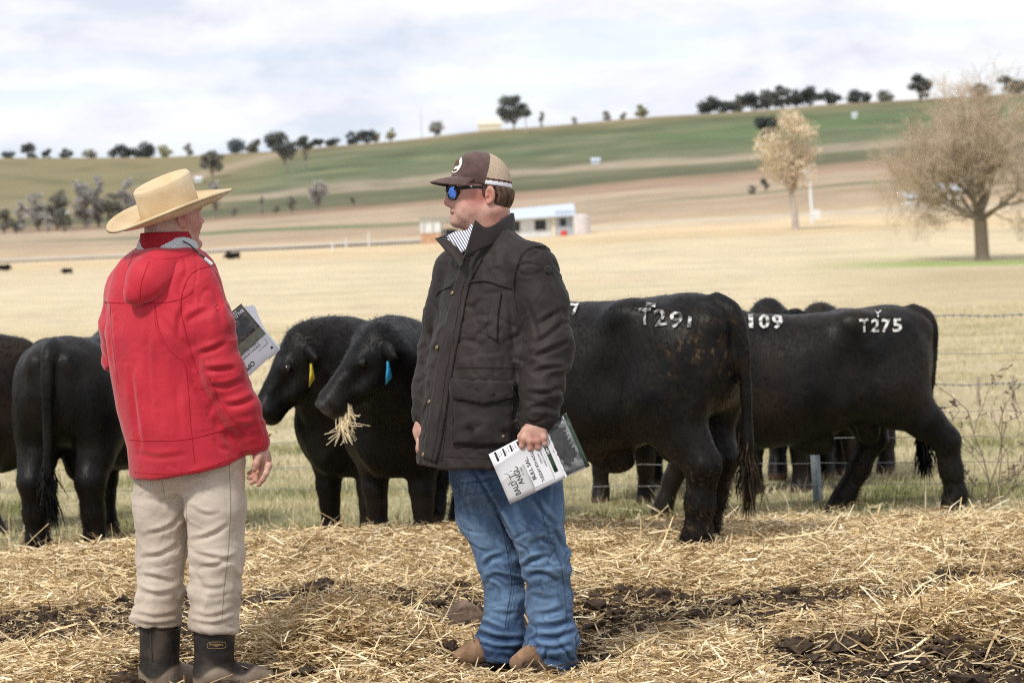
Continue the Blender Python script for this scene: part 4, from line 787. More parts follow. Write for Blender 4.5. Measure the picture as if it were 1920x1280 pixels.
V = wrinkle(V, n, (unit((.8, 0, .35)), unit((-.35, 0, .8)), (0, 1, 0)), (9, 4, 5), (1 - arm) * .0085, 5., 1.2); V = creases(V, n, .004 + .003 * arm, 6., 2., (1, 1, 1.5), .055); V = creases(V, n, .0016, 15., 8.); V = folds(V, n, [[(1000, 645), (1030, 628), (1062, 600)], [(1000, 672), (1035, 655), (1068, 640)], [(994, 702), (1030, 690), (1062, 690), 1.2], [(986, 735), (1020, 738), (1052, 728)], [(1006, 612), (1030, 596), (1056, 580), .7], [(985, 560), (1000, 600), (1010, 640), .6], [(985, 770), (1015, 762), (1045, 772), .8], [(880, 650), (905, 620), (935, 600), .6], [(870, 600), (895, 572), (915, 560), .5], [(955, 560), (960, 620), (968, 680), .6], [(880, 672), (884, 690), (886, 704), .5], [(925, 676), (928, 692), (930, 704), .5], [(965, 678), (966, 692), (968, 706), .5], [(815, 610), (805, 640), (795, 655), .8], [(800, 700), (790, 712), (782, 716), .8], [(860, 815), (890, 800), (930, 812), .5], [(945, 640), (962, 670), (975, 720), .6], [(1030, 500), (1045, 540), (1052, 570), .5]], .008, 4.5)
V = wrinkle(V, n, (ZA, XA, (0, 1, 0)), (22, 3.0, 3), (1 - arm) * .004 * np.exp(-((V[:, 2] - p(0, 700)[2]) / .07) ** 2), 8.)
jk = ob('jacket', V, F, m_wax, man); bj = bvh(V, F)
plk = [(872, 478, 905, 486), (855, 530, 880, 535), (838, 600, 866, 606), (822, 680, 850, 686), (809, 760, 838, 766), (800, 815, 829, 822), (795, 858, 820, 866)]
patch(bj, [[(a_, b_), ((a_ + c_) / 2, (b_ + d_) / 2), (c_, d_)] for a_, b_, c_, d_ in plk], m_wax, 'placket', jk, .007, .008, 5)
pline(bj, [(a_ - 1, b_) for a_, b_, c_, d_ in plk], .0022, m_waxseam, 'placket_edge', jk, .004); pline(bj, [(c_ + 1, d_) for a_, b_, c_, d_ in plk], .0018, m_waxseam, 'seam', jk, .003); pline(bj, [(c_ - 8, d_) for a_, b_, c_, d_ in plk], .0011, m_waxseam, 'seam', jk, .0085)
for bx, by in ((852, 550.5), (823, 652), (809, 753.5), (797.5, 852)): disc(bj, bx, by, .0085, m_brass, 'stud', jk, .011, .004)
# yoke flap, chest pocket, lower pocket with flap, drawcord line, hem
pline(bj, [(874, 531), (890, 528), (912, 527), (940, 535), (963, 541)], .0034, m_wax, 'yoke_edge', jk, .002); pline(bj, [(874, 534), (890, 531), (912, 530), (940, 538), (962, 544)], .0013, m_waxseam, 'seam', jk, .002)
pline(bj, [(818, 556), (826, 545), (846, 537)], .003, m_wax, 'yoke_edge', jk, .002)
patch(bj, [[(924, 548), (940, 550)], [(917, 590), (934, 592)], [(914, 630), (932, 640)]], m_wax, 'chest_pocket_welt', jk, .006, .006, 8); pline(bj, [(941, 550), (935, 592), (933, 640)], .002, m_waxseam, 'seam', jk, .003); pline(bj, [(860, 560), (852, 640), (842, 720), (836, 800), (828, 866)], .0014, m_waxseam, 'seam', jk, .001)
pk = patch(bj, [[(856, 745), (910, 752), (960, 745)], [(856, 790), (908, 795), (960, 790)], [(853, 830), (905, 833), (957, 832)]], m_wax, 'pocket', jk, .016, .018, 6)
patch(bj, [[(853, 712), (880, 712), (908, 713), (936, 714), (965, 714)], [(853, 732), (880, 737), (908, 741), (936, 738), (964, 733)], [(854, 746), (880, 751), (909, 757), (936, 751), (962, 745)]], m_wax, 'pocket_flap', jk, .026, .014, 5)
pline(bj, [(853, 711), (908, 712), (966, 713)], .002, m_waxseam, 'seam', jk, .010); pline(bj, [(857, 742), (880, 747), (909, 753), (936, 747), (961, 741)], .0011, m_waxseam, 'seam', jk, .0275); pline(bj, [(852, 746), (851, 832), (870, 836), (906, 838), (940, 838), (958, 836)], .002, m_waxseam, 'seam', jk, .003); disc(bj, 943, 817, .006, m_brass, 'eyelet', jk, .019, .003)
pline(bj, [(856, 690), (900, 689), (950, 690), (985, 690)], .0015, m_waxseam, 'drawcord_seam', jk, .001)
pline(bj, [(826, 855), (880, 858), (930, 860), (1000, 858)], .0013, m_waxseam, 'hem_seam', jk, .001)
# armhole seams and sleeve badge, cuff
pline(bj, [(1022, 462), (1000, 463), (980, 475), (970, 495), (964, 520), (963, 545), (968, 580), (978, 610), (988, 640)], .0032, m_wax, 'armhole_seam', jk, .001); pline(bj, [(1024, 465), (1002, 466), (983, 477), (973, 497), (967, 521), (966, 545)], .0013, m_waxseam, 'seam', jk, .002)
pline(bj, [(980, 744), (1010, 752), (1045, 752)], .0016, m_waxseam, 'cuff_seam', jk, .001); disc(bj, 1027, 506, .0155, m_waxd, 'arm_badge', jk, .004, .003, 20)
# collar standing open: inside, near flap, far flap
cl = [[p(868, 490, -.175), p(880, 480, -.165), p(902, 468, -.155), p(930, 458, -.12), p(958, 448, -.04), p(966, 440, .04), p(950, 437, .12), p(915, 440, .14)],
      [p(880, 450, -.165), p(888, 448, -.16), p(905, 446, -.15), p(930, 436, -.12), p(955, 425, -.045), p(966, 418, .03), p(950, 416, .11), p(915, 425, .135)],
      [p(891, 412, -.155), p(897, 417, -.152), p(910, 426, -.14), p(930, 420, -.115), p(951, 405, -.05), p(964, 400, .02), p(952, 400, .09), p(920, 410, .115)]]
Vc, Fc = sheet(cl, .007, 4); ob('collar', Vc, Fc, m_wax, jk)
ci = [[q + (CAM - q) / np.linalg.norm(CAM - q) * -.004 + hs * .0 for q in r_[:5]] for r_ in cl]
cf = [[p(815, 446, -.03), p(838, 449, -.05), p(862, 470, -.09), p(872, 482, -.12)], [p(828, 462, -.06), p(842, 468, -.085), p(860, 484, -.125), p(868, 494, -.145)], [p(841, 478, -.085), p(849, 484, -.105), p(858, 494, -.14), p(863, 502, -.15)]]
Vc, Fc = sheet(cf, .007, 4, True); ob('collar_flap', Vc, Fc, m_wax, jk)
ck = [[p(893, 418, -.15), p(884, 445, -.155), p(874, 480, -.16)], [p(905, 430, -.125), p(896, 452, -.125), p(884, 480, -.13)], [p(880, 462, -.06), p(872, 476, -.09), p(866, 490, -.12)]]
Vc, Fc = sheet([[p(817, 447, -.015), p(840, 446, -.04), p(868, 474, -.08), p(876, 486, -.115)], [p(832, 441, -.0), p(846, 440, -.02), p(872, 468, -.06), p(882, 484, -.10)]], .003, 4); ob('collar_lining', Vc, Fc, m_waxd, jk)
disc_b = MB(); 
# shirt collar
sr = [[p(833, 447, -.02), p(852, 436, -.05), p(876, 432, -.075), p(884, 420, -.09)], [p(850, 456, -.06), p(862, 450, -.085), p(878, 446, -.10), p(889, 430, -.11)], [p(867, 474, -.105), p(874, 468, -.118), p(880, 462, -.12), p(890, 450, -.125)]]
Vs, Fs = sheet(sr, .003, 6); uu = ((Vs - p(850, 440)) @ unit((p(870, 440) - p(850, 452)))) * 115; ob('shirt_collar', Vs, Fs, m_shirt, man, attrs={'u': uu})
# jeans
v = Vol(p(870, 1275, 0) - (.06, .32, 0), p(1100, 845, 0) + (.02, .32, 0), .0058)
lA = [p(908, 880, .075), p(916, 960, .07), p(940, 1055, .055), p(947, 1130, .05), p(941, 1190, .05), p(938, 1226, .055)]; lB = [p(985, 880, -.07), p(1000, 960, -.075), p(1024, 1055, -.065), p(1030, 1130, -.06), p(1034, 1190, -.06), p(1035, 1236, -.06)]
v.chain(lA, [.118, .104, .070, .066, .073, .082], k=.03); v.chain(lB, [.118, .101, .076, .072, .077, .083], k=.03); v.ell(p(950, 880), (.175, .15, .14), k=.05)
v.half(p(985, 1243), (-.14, 0, -1), k=.006)
V, F = v.mesh(); dA, tA = dseg(V, lA); dB, tB = dseg(V, lB)
V = smooth_v(V, F, 1); n = vnorm(V, F); tt_ = np.where(dA < dB, tA, tB)
V = wrinkle(V, n, (unit((.45, 0, 1)), XA, (0, 1, 0)), (13, 4, 4), .003 + .022 * np.exp(-((tt_ - .88) / .11) ** 2) + .012 * np.exp(-((tt_ - .45) / .13) ** 2), 11., 1.0)
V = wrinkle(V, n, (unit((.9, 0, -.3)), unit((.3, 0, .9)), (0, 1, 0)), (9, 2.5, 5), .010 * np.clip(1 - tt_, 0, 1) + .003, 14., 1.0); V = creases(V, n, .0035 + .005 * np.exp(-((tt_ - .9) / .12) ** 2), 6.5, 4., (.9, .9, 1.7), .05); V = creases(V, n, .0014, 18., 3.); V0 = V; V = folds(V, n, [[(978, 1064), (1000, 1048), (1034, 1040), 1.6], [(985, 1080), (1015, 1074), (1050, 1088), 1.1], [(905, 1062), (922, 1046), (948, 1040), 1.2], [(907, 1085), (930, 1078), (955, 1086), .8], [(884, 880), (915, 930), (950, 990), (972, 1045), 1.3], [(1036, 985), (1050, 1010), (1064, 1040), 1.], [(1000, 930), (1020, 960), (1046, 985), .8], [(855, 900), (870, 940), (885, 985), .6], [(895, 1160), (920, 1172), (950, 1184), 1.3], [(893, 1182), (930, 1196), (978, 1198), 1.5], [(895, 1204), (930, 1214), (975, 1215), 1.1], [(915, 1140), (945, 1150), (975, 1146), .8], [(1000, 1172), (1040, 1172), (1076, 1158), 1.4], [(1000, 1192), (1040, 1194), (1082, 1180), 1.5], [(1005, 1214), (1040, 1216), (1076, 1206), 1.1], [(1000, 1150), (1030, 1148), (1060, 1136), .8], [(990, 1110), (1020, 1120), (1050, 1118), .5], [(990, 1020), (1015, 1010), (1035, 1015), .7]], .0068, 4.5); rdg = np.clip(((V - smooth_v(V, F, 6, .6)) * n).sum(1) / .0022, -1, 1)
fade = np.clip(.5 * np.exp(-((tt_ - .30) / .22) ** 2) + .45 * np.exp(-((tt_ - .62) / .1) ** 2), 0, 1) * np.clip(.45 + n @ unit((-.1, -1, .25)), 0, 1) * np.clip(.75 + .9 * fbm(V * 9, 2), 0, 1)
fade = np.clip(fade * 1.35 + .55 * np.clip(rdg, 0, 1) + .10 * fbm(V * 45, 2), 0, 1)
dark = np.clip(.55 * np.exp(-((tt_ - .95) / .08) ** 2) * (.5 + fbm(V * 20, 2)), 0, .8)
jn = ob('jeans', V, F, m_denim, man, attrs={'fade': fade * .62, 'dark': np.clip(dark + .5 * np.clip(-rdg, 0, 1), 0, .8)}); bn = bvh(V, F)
pline(bn, [(1012, 900), (1016, 960), (1036, 1020), (1052, 1060), (1058, 1110), (1063, 1165)], .0022, m_stitch, 'outer_seam', jn, .0005); pline(bn, [(938, 975), (946, 1010), (955, 1060), (958, 1100), (952, 1140), (946, 1178)], .0022, m_stitch, 'inner_seam', jn, .0005); pline(bn, [(944, 980), (951, 1012), (960, 1060), (963, 1100), (957, 1140), (951, 1178)], .0011, m_stitch, 'inner_seam', jn, .0005)
pline(bn, [(893, 1222), (915, 1233), (950, 1242), (978, 1240)], .0028, m_stitch, 'hem', jn, .0005); pline(bn, [(1000, 1240), (1030, 1250), (1060, 1252)], .0028, m_stitch, 'hem', jn, .0005)
# shoes
def shoe(heel, toe, name='shoe'):
    v = Vol(np.minimum(heel, toe) - .13, np.maximum(heel, toe) + (.13, .13, .16), .005); d = unit(toe - heel); sd_ = unit(np.cross(ZA, d)); L_ = np.linalg.norm(toe - heel); R = np.array([d, sd_, ZA]); at = lambda t, z, y=0.: heel + d * L_ * t + ZA * z + sd_ * y
    v.chain([at(.05, .05), at(.35, .055), at(.7, .045), at(.92, .04)], [.042, .042, .040, .032], k=.03, sq=(ZA, 1.1)); v.cone(at(.15, .07), at(.12, .13), .046, .05, k=.03); v.cone(at(.35, .075), at(.62, .062), .04, .032, k=.03); v.half(at(.5, .016), -ZA, k=.006)
    V, F = v.mesh(); V = smooth_v(V, F, 1); o_ = ob(name, V, F, m_shoe, man)
    v = Vol(np.minimum(heel, toe) - .13, np.maximum(heel, toe) + (.13, .13, .1), .005); v.chain([at(.03, .012), at(.35, .012), at(.72, .012), at(.94, .012)], [.048, .044, .049, .038], k=.02); v.half(at(.5, .018), ZA, k=.004); v.half(at(.5, -.006), -ZA, k=.004); V, F = v.mesh(); ob('sole', V, F, m_sole, o_)
    lc = MB()
    for t in (.52, .61, .70): q = at(t, .128 - (t - .35) * .13); lc.tube([q - sd_ * .036 - ZA * .018, q - sd_ * .015 + ZA * .002, q + sd_ * .015 + d * .012 + ZA * .002, q + sd_ * .036 + d * .015 - ZA * .018], .0028, 5)
    [lc.tube([at(t, .128 - (t - .35) * .13, -.02), at(t + .09, .128 - (t - .26) * .13, .02)], .0026, 5) for t in (.52, .61)]; lc.build('laces', m_lace, o_)
shoe(p(948, 1246, .07), p(858, 1252, -.01)); shoe(p(1046, 1256, -.05), p(966, 1264, -.14))
# ================================================================== man in the red jacket
D1 = 8.97; p = lambda x, y, d=0.: P(x, y, D1 + d)
man2 = empty('person', (*p(350, 1285)[:2], float(gz(*p(350, 1285)[:2])[0]))); tag(man2, 'man in red hooded jacket, wide straw hat, tan trousers and rubber boots, seen from behind', 'person')
S2, F2_ = np.array([.87, -.5, 0]), np.array([.5, .87, 0]); hf, hs = unit((.80, .60, 0)), unit((.60, -.80, 0))    # hs: his right side
hr = np.array([hf, hs, ZA])
v = Vol(p(165, 1305, 0) - (0, .38, 0), p(530, 325, 0) + (0, .50, 0), .0044)
hc = p(322, 392)
v.ell(hc - ZA * .022, (.098, .076, .088), hr, k=.01); v.ell(hc + hf * .030 - ZA * .055, (.072, .062, .085), hr, k=.03)
at = lambda f, s_, z: hc + hf * f + hs * s_ + ZA * z
for sg in (1, -1):
    v.cone(at(-.01, .05 * sg, -.075), at(.06, .026 * sg, -.118), .028, .022, k=.03); v.ell(at(.055, .04 * sg, -.045), (.034, .022, .034), hr, k=.03); v.ball(at(.098, .012 * sg, -.05), .009, k=.01); v.ell(at(.086, .034 * sg, .0), (.016, .024, .010), hr, k=.015)
    c = at(-.012, .086 * sg, -.030); R = np.array([unit(hf - hs * sg * .35), unit(hs * sg + hf * .35), ZA]); v.ell(c, (.019, .009, .034), R, k=.006); v.ell(c + R[1] * .007 + hf * .003, (.011, .007, .021), R, k=.004, mode='s'); v.ball(c + hf * .012 - ZA * .004, .0055, k=.006); v.ball(c + hf * .007 - ZA * .028, .008, k=.008)
    v.ell(at(.088, .033 * sg, -.012), (.014, .016, .012), hr, k=.01, mode='s'); v.ball(at(.078, .032 * sg, -.012), .013, k=.004)
v.cone(at(.092, 0, -.006), at(.112, 0, -.042), .010, .013, k=.014); v.ball(at(.113, 0, -.044), .0125, k=.01); v.ell(at(.092, 0, -.125), (.022, .025, .018), hr, k=.02); v.ell(at(.095, 0, -.072), (.014, .024, .008), hr, k=.008); v.ell(at(.093, 0, -.086), (.014, .022, .008), hr, k=.008); v.ell(at(.106, 0, -.079), (.014, .019, .003), hr, k=.005, mode='s')
v.cone(at(-.028, 0, -.04), at(-.045, 0, -.16), .066, .072, k=.03); v.cone(at(.01, 0, -.10), at(-.02, 0, -.17), .045, .055, k=.03)
v.loft([(p(312, 480), .13, .08), (p(304, 560), .16, .10), (p(306, 700), .15, .11), (p(345, 860), .13, .08), (p(352, 896), .10, .05)], S2, F2_, k=.05)
v.chain([p(378, 545, -.08), p(420, 705, -.12), p(483, 830, -.08)], [.055, .046, .030], k=.03); v.chain([p(244, 550, .09), p(236, 648, .165), p(330, 650, .33)], [.052, .040, .03], k=.03)
v.chain([p(305, 900, .05), p(300, 1060, .04), p(298, 1250, .05)], [.08, .055, .045], k=.03); v.chain([p(402, 900, -.04), p(407, 1060, -.04), p(402, 1250, -.04)], [.08, .055, .045], k=.03)
HR = -.06
v.cone(p(485, 832, HR), p(490, 852, HR), .027, .031, k=.015, sq=((0, 1, 0), 1.2)); v.ell(p(493, 864, HR), (.030, .022, .036), k=.015)
for k_, (a_, b_, c_, d_) in enumerate((((504, 872, -.03), (499, 887, -.035), (492, 899, -.03), (485, 909, -.022)), ((497, 875, -.012), (489, 890, -.012), (480, 899, -.01), (471, 905, -.008)), ((490, 875, .006), (481, 887, .008), (474, 893, .008), (466, 896, .008)), ((486, 871, .022), (478, 880, .026), (472, 885, .026), (466, 887, .026)))):
    r_ = (.0105, .0105, .010, .009)[k_]; v.chain([p(q[0], q[1], HR + q[2]) for q in (a_, b_, c_, d_)], [r_ + .001, r_, r_ * .93, r_ * .78], k=.005); v.ball(p(a_[0], a_[1], HR + a_[2]), r_ + .0025, k=.006)
v.chain([p(487, 854, HR - .028), p(480, 868, HR - .042), p(477, 880, HR - .042)], [.014, .012, .0095], k=.008)
# left hand under the catalogue
v.cone(p(330, 650, .33), p(372, 645, .36), .03, .03, k=.02); v.ell(p(395, 640, .345), (.05, .024, .04), k=.015)
for k_ in range(4): v.chain([p(412, 632 + k_ * 10, .35), p(432, 628 + k_ * 11, .345), p(446, 626 + k_ * 11, .33)], [.0105, .010, .0085], k=.005)
v.chain([p(395, 620, .33), p(415, 606, .31), p(432, 600, .295)], [.013, .0115, .009], k=.008)
V, F = v.mesh(); V = smooth_v(V, F, 1, .4); rd = lambda c, r_: np.exp(-(np.linalg.norm(V - c, axis=1) / r_) ** 2)
red = np.clip(.85 * rd(at(-.012, .085, -.028), .035) + .45 * rd(at(.06, .06, -.05), .045) + .3 * np.clip(fbm(V * 26, 2), 0, 1) + .25 * rd(at(-.03, .04, -.12), .05) + .3 * rd(p(480, 895, HR), .04), 0, .8)
stub = .5 * np.clip(np.clip((at(0, 0, .02)[2] - V[:, 2]) / .05, 0, 1) * (((V - hc) @ hf) < -.02) * (V[:, 2] > at(0, 0, -.09)[2]), 0, 1)
ob('body', V, F, m_skin, man2, attrs={'red': red, 'lip': 0 * red, 'stubble': stub})
gb = MB(); gb.tube([p(478, 884.5, HR + .0), p(482, 886, HR - .008), p(486, 887, HR - .002)], .0022, 6); gb.build('ring', m_gold, man2)
wb = MB(); an = np.linspace(0, 2 * np.pi, 17); c0 = p(497, 824, HR); wb.tube([p(489, 824, HR) + XA * .034 * math.cos(a_) + np.array([0, .03, 0]) * math.sin(a_) + ZA * .018 * math.cos(a_) for a_ in an], .005, 6, False); wb.build('watch_strap', m_gold, man2)
# straw hat
TB = math.radians(16.5); hu, hx = ZA * math.cos(TB) - hf * math.sin(TB), hf * math.cos(TB) + ZA * math.sin(TB); hy = hs; H0 = p(321, 391) + hu * .030 if False else p(321, 391) - ZA * .024
thh = np.linspace(0, 2 * np.pi, 73)[:-1]; nT = 72
def ring(a_, b_, z, fx=0., sx=0., up=0.): return np.array([H0 + hx * (a_ * math.cos(t) + fx) + hy * (b_ * math.sin(t) + sx) + hu * (z + up * abs(math.sin(t)) ** 1.6 - .35 * up * (math.cos(t) ** 2)) for t in thh])
rings = [ring(.234, .196, .020, up=.022), ring(.236, .198, .026, up=.022), ring(.222, .188, .018, up=.016), ring(.19, .16, .006, up=.007), ring(.155, .13, .004, up=.002), ring(.122, .104, .006), ring(.110, .093, .012), ring(.107, .0905, .022), ring(.1045, .088, .06), ring(.104, .087, .095), ring(.105, .087, .121), ring(.101, .083, .1265), ring(.091, .073, .122), ring(.070, .052, .109), ring(.045, .03, .103), ring(.01, .008, .106)]
for i_ in range(10, 16): rings[i_] = rings[i_] + hu * (.010 * np.cos(thh) - .002)[:, None] * (1 if i_ < 13 else .6)
Vh = np.concatenate(rings); nr_ = len(rings); i = (np.arange(nr_ - 1)[:, None] * nT + np.arange(nT)[None]); j = (np.arange(nr_ - 1)[:, None] * nT + (np.arange(nT)[None] + 1) % nT); Fh = np.stack([i, j, j + nT, i + nT], -1).reshape(-1, 4)
nh_ = vnorm(Vh, Fh); lzh = (Vh - H0) @ hu; rr = np.hypot((Vh - H0) @ hx, (Vh - H0) @ hy); Vi = Vh - nh_ * .0045; m0_ = len(Vh); edge = np.stack([np.arange(nT), np.arange(nT) + m0_, (np.arange(nT) + 1) % nT + m0_, (np.arange(nT) + 1) % nT], -1)
sw = np.clip(np.exp(-((rr - .112) / .012) ** 2 - ((lzh - .012) / .014) ** 2) * 1.1 + .55 * np.exp(-((lzh - .035) / .03) ** 2) * (rr < .12) * np.clip(.3 + fbm(Vh * 16, 2), 0, 1) + .35 * (rr > .17) * np.clip(fbm(Vh * 11, 2), 0, 1), 0, 1)
def weave():
    m = m_straw_hat.copy(); m.name = 'hat_weave'; t = m.node_tree; at_ = t.nodes.new('ShaderNodeAttribute'); at_.attribute_name = 'w'; wv = t.nodes.new('ShaderNodeMath'); wv.operation = 'SINE'; t.links.new(at_.outputs['Fac'], wv.inputs[0]); bp = t.nodes.new('ShaderNodeBump'); bp.inputs['Distance'].default_value = .00012; t.links.new(wv.outputs[0], bp.inputs['Height']); t.links.new(bp.outputs[0], t.nodes['Principled BSDF'].inputs['Normal']); return m
ln_ = np.concatenate([[0], np.cumsum([np.linalg.norm(rings[k_ + 1] - rings[k_], axis=1).mean() for k_ in range(nr_ - 1)])]); wv_ = np.repeat(ln_, nT) * 820
# subdivide once for smooth curves
hat = ob('hat', np.r_[Vh, Vi], np.r_[Fh, Fh[:, ::-1] + m0_, edge], weave(), man2, attrs={'sweat': np.r_[sw, sw * .5 + .3], 'w': np.r_[wv_, wv_]})
# jacket
v = Vol(p(165, 920, 0) - (0, .38, 0), p(535, 425, 0) + (0, .52, 0), .0058)
v.loft([(p(312, 455), .085, .080), (p(312, 475), .145, .10), (p(309, 498), .19, .125), (p(304, 540), .200, .145), (p(304, 620), .204, .155), (p(312, 700), .200, .16), (p(330, 780), .203, .165), (p(350, 840), .208, .172), (p(364, 940), .222, .18)], S2, F2_, k=.03, p=2.3)
ra = [p(370, 540, -.085), p(395, 610, -.11), p(416, 695, -.125), p(448, 765, -.11), p(477, 824, -.07)]; v.chain(ra, [.084, .078, .074, .066, .053], k=.035)
la = [p(240, 545, .09), p(229, 610, .12), p(231, 664, .16), p(270, 665, .26), p(335, 652, .33)]; v.chain(la, [.080, .074, .068, .06, .05], k=.035)
v.half(p(350, 874), np.array([.17, .10, -1]), k=.012)
V, F = v.mesh(); V = smooth_v(V, F, 1, .5); n = vnorm(V, F); dl, tl_ = dseg(V, ra); dr, tr_ = dseg(V, la); arm = np.clip((.125 - np.minimum(dl, dr)) / .02, 0, 1); tt_ = np.where(dl < dr, tl_, tr_)
V = wrinkle(V, n, (unit((-.4, 0, 1)), XA, (0, 1, 0)), (15, 6, 7), arm * (.0025 + .008 * np.exp(-((tt_ - .5) / .2) ** 2) + .004 * np.exp(-((tt_ - .92) / .12) ** 2)), 23., 1.0)
V = wrinkle(V, n, (unit((.9, 0, -.3)), unit((.3, 0, .9)), (0, 1, 0)), (7, 2.4, 4), (1 - arm) * .0065, 27., 1.2); V = creases(V, n, .0018 + .003 * arm, 5., 12., (1.6, 1.2, .7), .05); V = creases(V, n, .0009, 16., 5.); V = folds(V, n, [[(370, 664), (398, 656), (428, 640), 1.1], [(378, 694), (408, 694), (444, 690), 1.2], [(394, 724), (424, 724), (458, 712), 1.1], [(414, 760), (446, 758), (478, 746), .9], [(352, 604), (370, 590), (392, 580), .8], [(440, 796), (466, 800), (490, 790), .6], [(400, 540), (410, 580), (418, 620), .6], [(244, 690), (252, 760), (264, 850), .7], [(204, 590), (206, 640), (212, 700), .8], [(346, 570), (336, 600), (334, 640), .8], [(280, 600), (276, 680), (286, 790), .45], [(330, 720), (334, 770), (342, 820), .5], [(400, 820), (412, 838), (430, 846), .7], [(250, 850), (300, 858), (350, 852), .4], [(190, 560), (200, 575), (206, 600), .7], [(300, 590), (320, 620), (345, 650), .4]], .009, 5.)
jk = ob('jacket', V, F, m_red, man2); bj = bvh(V, F)
pline(bj, [(196, 566), (230, 568), (300, 568), (345, 558), (362, 545)], .0022, m_redseam, 'yoke_seam', jk, .0006); pline(bj, [(291, 570), (296, 610), (310, 645), (330, 668), (345, 680), (352, 720), (357, 790), (365, 868)], .0020, m_redseam, 'back_seam', jk, .0006)
pline(bj, [(290, 574), (292, 612), (306, 648)], .0010, m_redseam, 'seam', jk, .0006); pline(bj, [(207, 572), (211, 640), (222, 720)], .0018, m_redseam, 'back_seam', jk, .0006); pline(bj, [(243, 824), (300, 826), (355, 822), (420, 806)], .0022, m_redseam, 'hem_seam', jk, .0006); pline(bj, [(252, 884), (300, 888), (365, 882), (440, 858)], .0015, m_redseam, 'hem_seam', jk, .0006)
pline(bj, [(392, 500), (372, 505), (355, 518), (345, 540), (338, 575), (345, 610), (358, 660), (372, 700)], .0030, m_redseam, 'armhole_seam', jk, .0004); pline(bj, [(402, 740), (440, 790), (462, 815)], .0016, m_redseam, 'sleeve_seam', jk, .0004); pline(bj, [(372, 690), (390, 706), (408, 742)], .0014, m_redseam, 'sleeve_seam', jk, .0004)
pline(bj, [(402, 576), (409, 570), (414, 577), (406, 581), (402, 576)], .0012, m_redseam, 'sleeve_emblem', jk, .0004); pline(bj, [(405, 583), (412, 579)], .0010, m_redseam, 'sleeve_emblem', jk, .0004)
# hood hanging down the back, grey lining in its mouth
bk = -F2_
v = Vol(p(185, 590, 0) - (0, .42, 0), p(400, 425, 0) + (0, .30, 0), .005)
v.chain([p(296, 508, -.115), p(272, 528, -.15), p(252, 550, -.168)], [.076, .066, .040], k=.04, sq=(bk, 1.25))
thk = np.linspace(-2.35, 2.35, 15); rimc = p(316, 461, 0); rim = [rimc + S2 * .112 * math.sin(t) * (1 if abs(t) < 1.6 else .95) - F2_ * .100 * math.cos(t) + ZA * (-.048 - .022 * math.cos(t) * .4 - .03 * max(0, abs(t) - 1.5)) for t in thk]
v.chain(rim, [.016, .020, .026, .030, .033, .035, .036, .036, .036, .035, .033, .030, .026, .020, .016], k=.03)
v.ell(p(318, 438), (.088, .088, .085), k=.02, mode='s')
V, F = v.mesh(); V = smooth_v(V, F, 2, .5); n = vnorm(V, F); V = wrinkle(V, n, (unit((.7, 0, -.6)), unit((.6, 0, .7)), (0, 1, 0)), (10, 4, 4), .005 + 0 * V[:, 0], 31.)
hood = ob('hood', V, F, m_red, jk); bh = bvh(V, F)
pline(bh, [(251, 474), (240, 500), (232, 520), (232, 540), (217, 556)], .0018, m_redseam, 'hood_seam', jk, .0003); pline(bh, [(280, 490), (268, 520), (263, 545), (263, 560)], .0018, m_redseam, 'hood_seam', jk, .0003); pline(bh, [(222, 476), (260, 478), (300, 486), (345, 480), (372, 470)], .0012, m_redseam, 'hood_seam', jk, .0003)
rw = []
for z_, gr in ((-.055, .98), (-.012, .98), (.026, .88), (.022, .76)): rw.append([rimc + S2 * .118 * gr * math.sin(t) - F2_ * .108 * gr * math.cos(t) + ZA * (z_ - .03 * max(0, abs(t) - 1.4)) for t in np.linspace(-2.3, 2.3, 13)])
Vl, Fl = sheet(rw, .006, 3); Vl = Vl + .004 * np.stack([pnoise(Vl * 22), pnoise(Vl * 22 + 5), pnoise(Vl * 22 + 11)], 1); ob('hood_lining', Vl, Fl, m_lining, hood)
rw = [[rimc + S2 * .090 * g_ * math.sin(t) - F2_ * .090 * g_ * math.cos(t) - F2_ * .012 + ZA * (z_ + .006) for t in np.linspace(-2.6, 2.6, 13)] for z_, g_ in ((-.02, 1.06), (.02, 1.02), (.042, .98))]
Vl, Fl = sheet(rw, .006, 3); ob('shirt_collar', Vl, Fl, m_redrib, man2)
cd_ = MB(); cd_.tube(catmull([p(343, 452, -.10), p(357, 460, -.095), p(372, 474, -.10), p(384, 483, -.115)], 4), .003, 6); cd_.build('hood_cord', m_blackpl, jk); tg = MB(); tg.tube([p(384, 484, -.12), p(398, 496, -.125)], [.006, .007], 8); tg.build('cord_toggle', m_lining, jk)
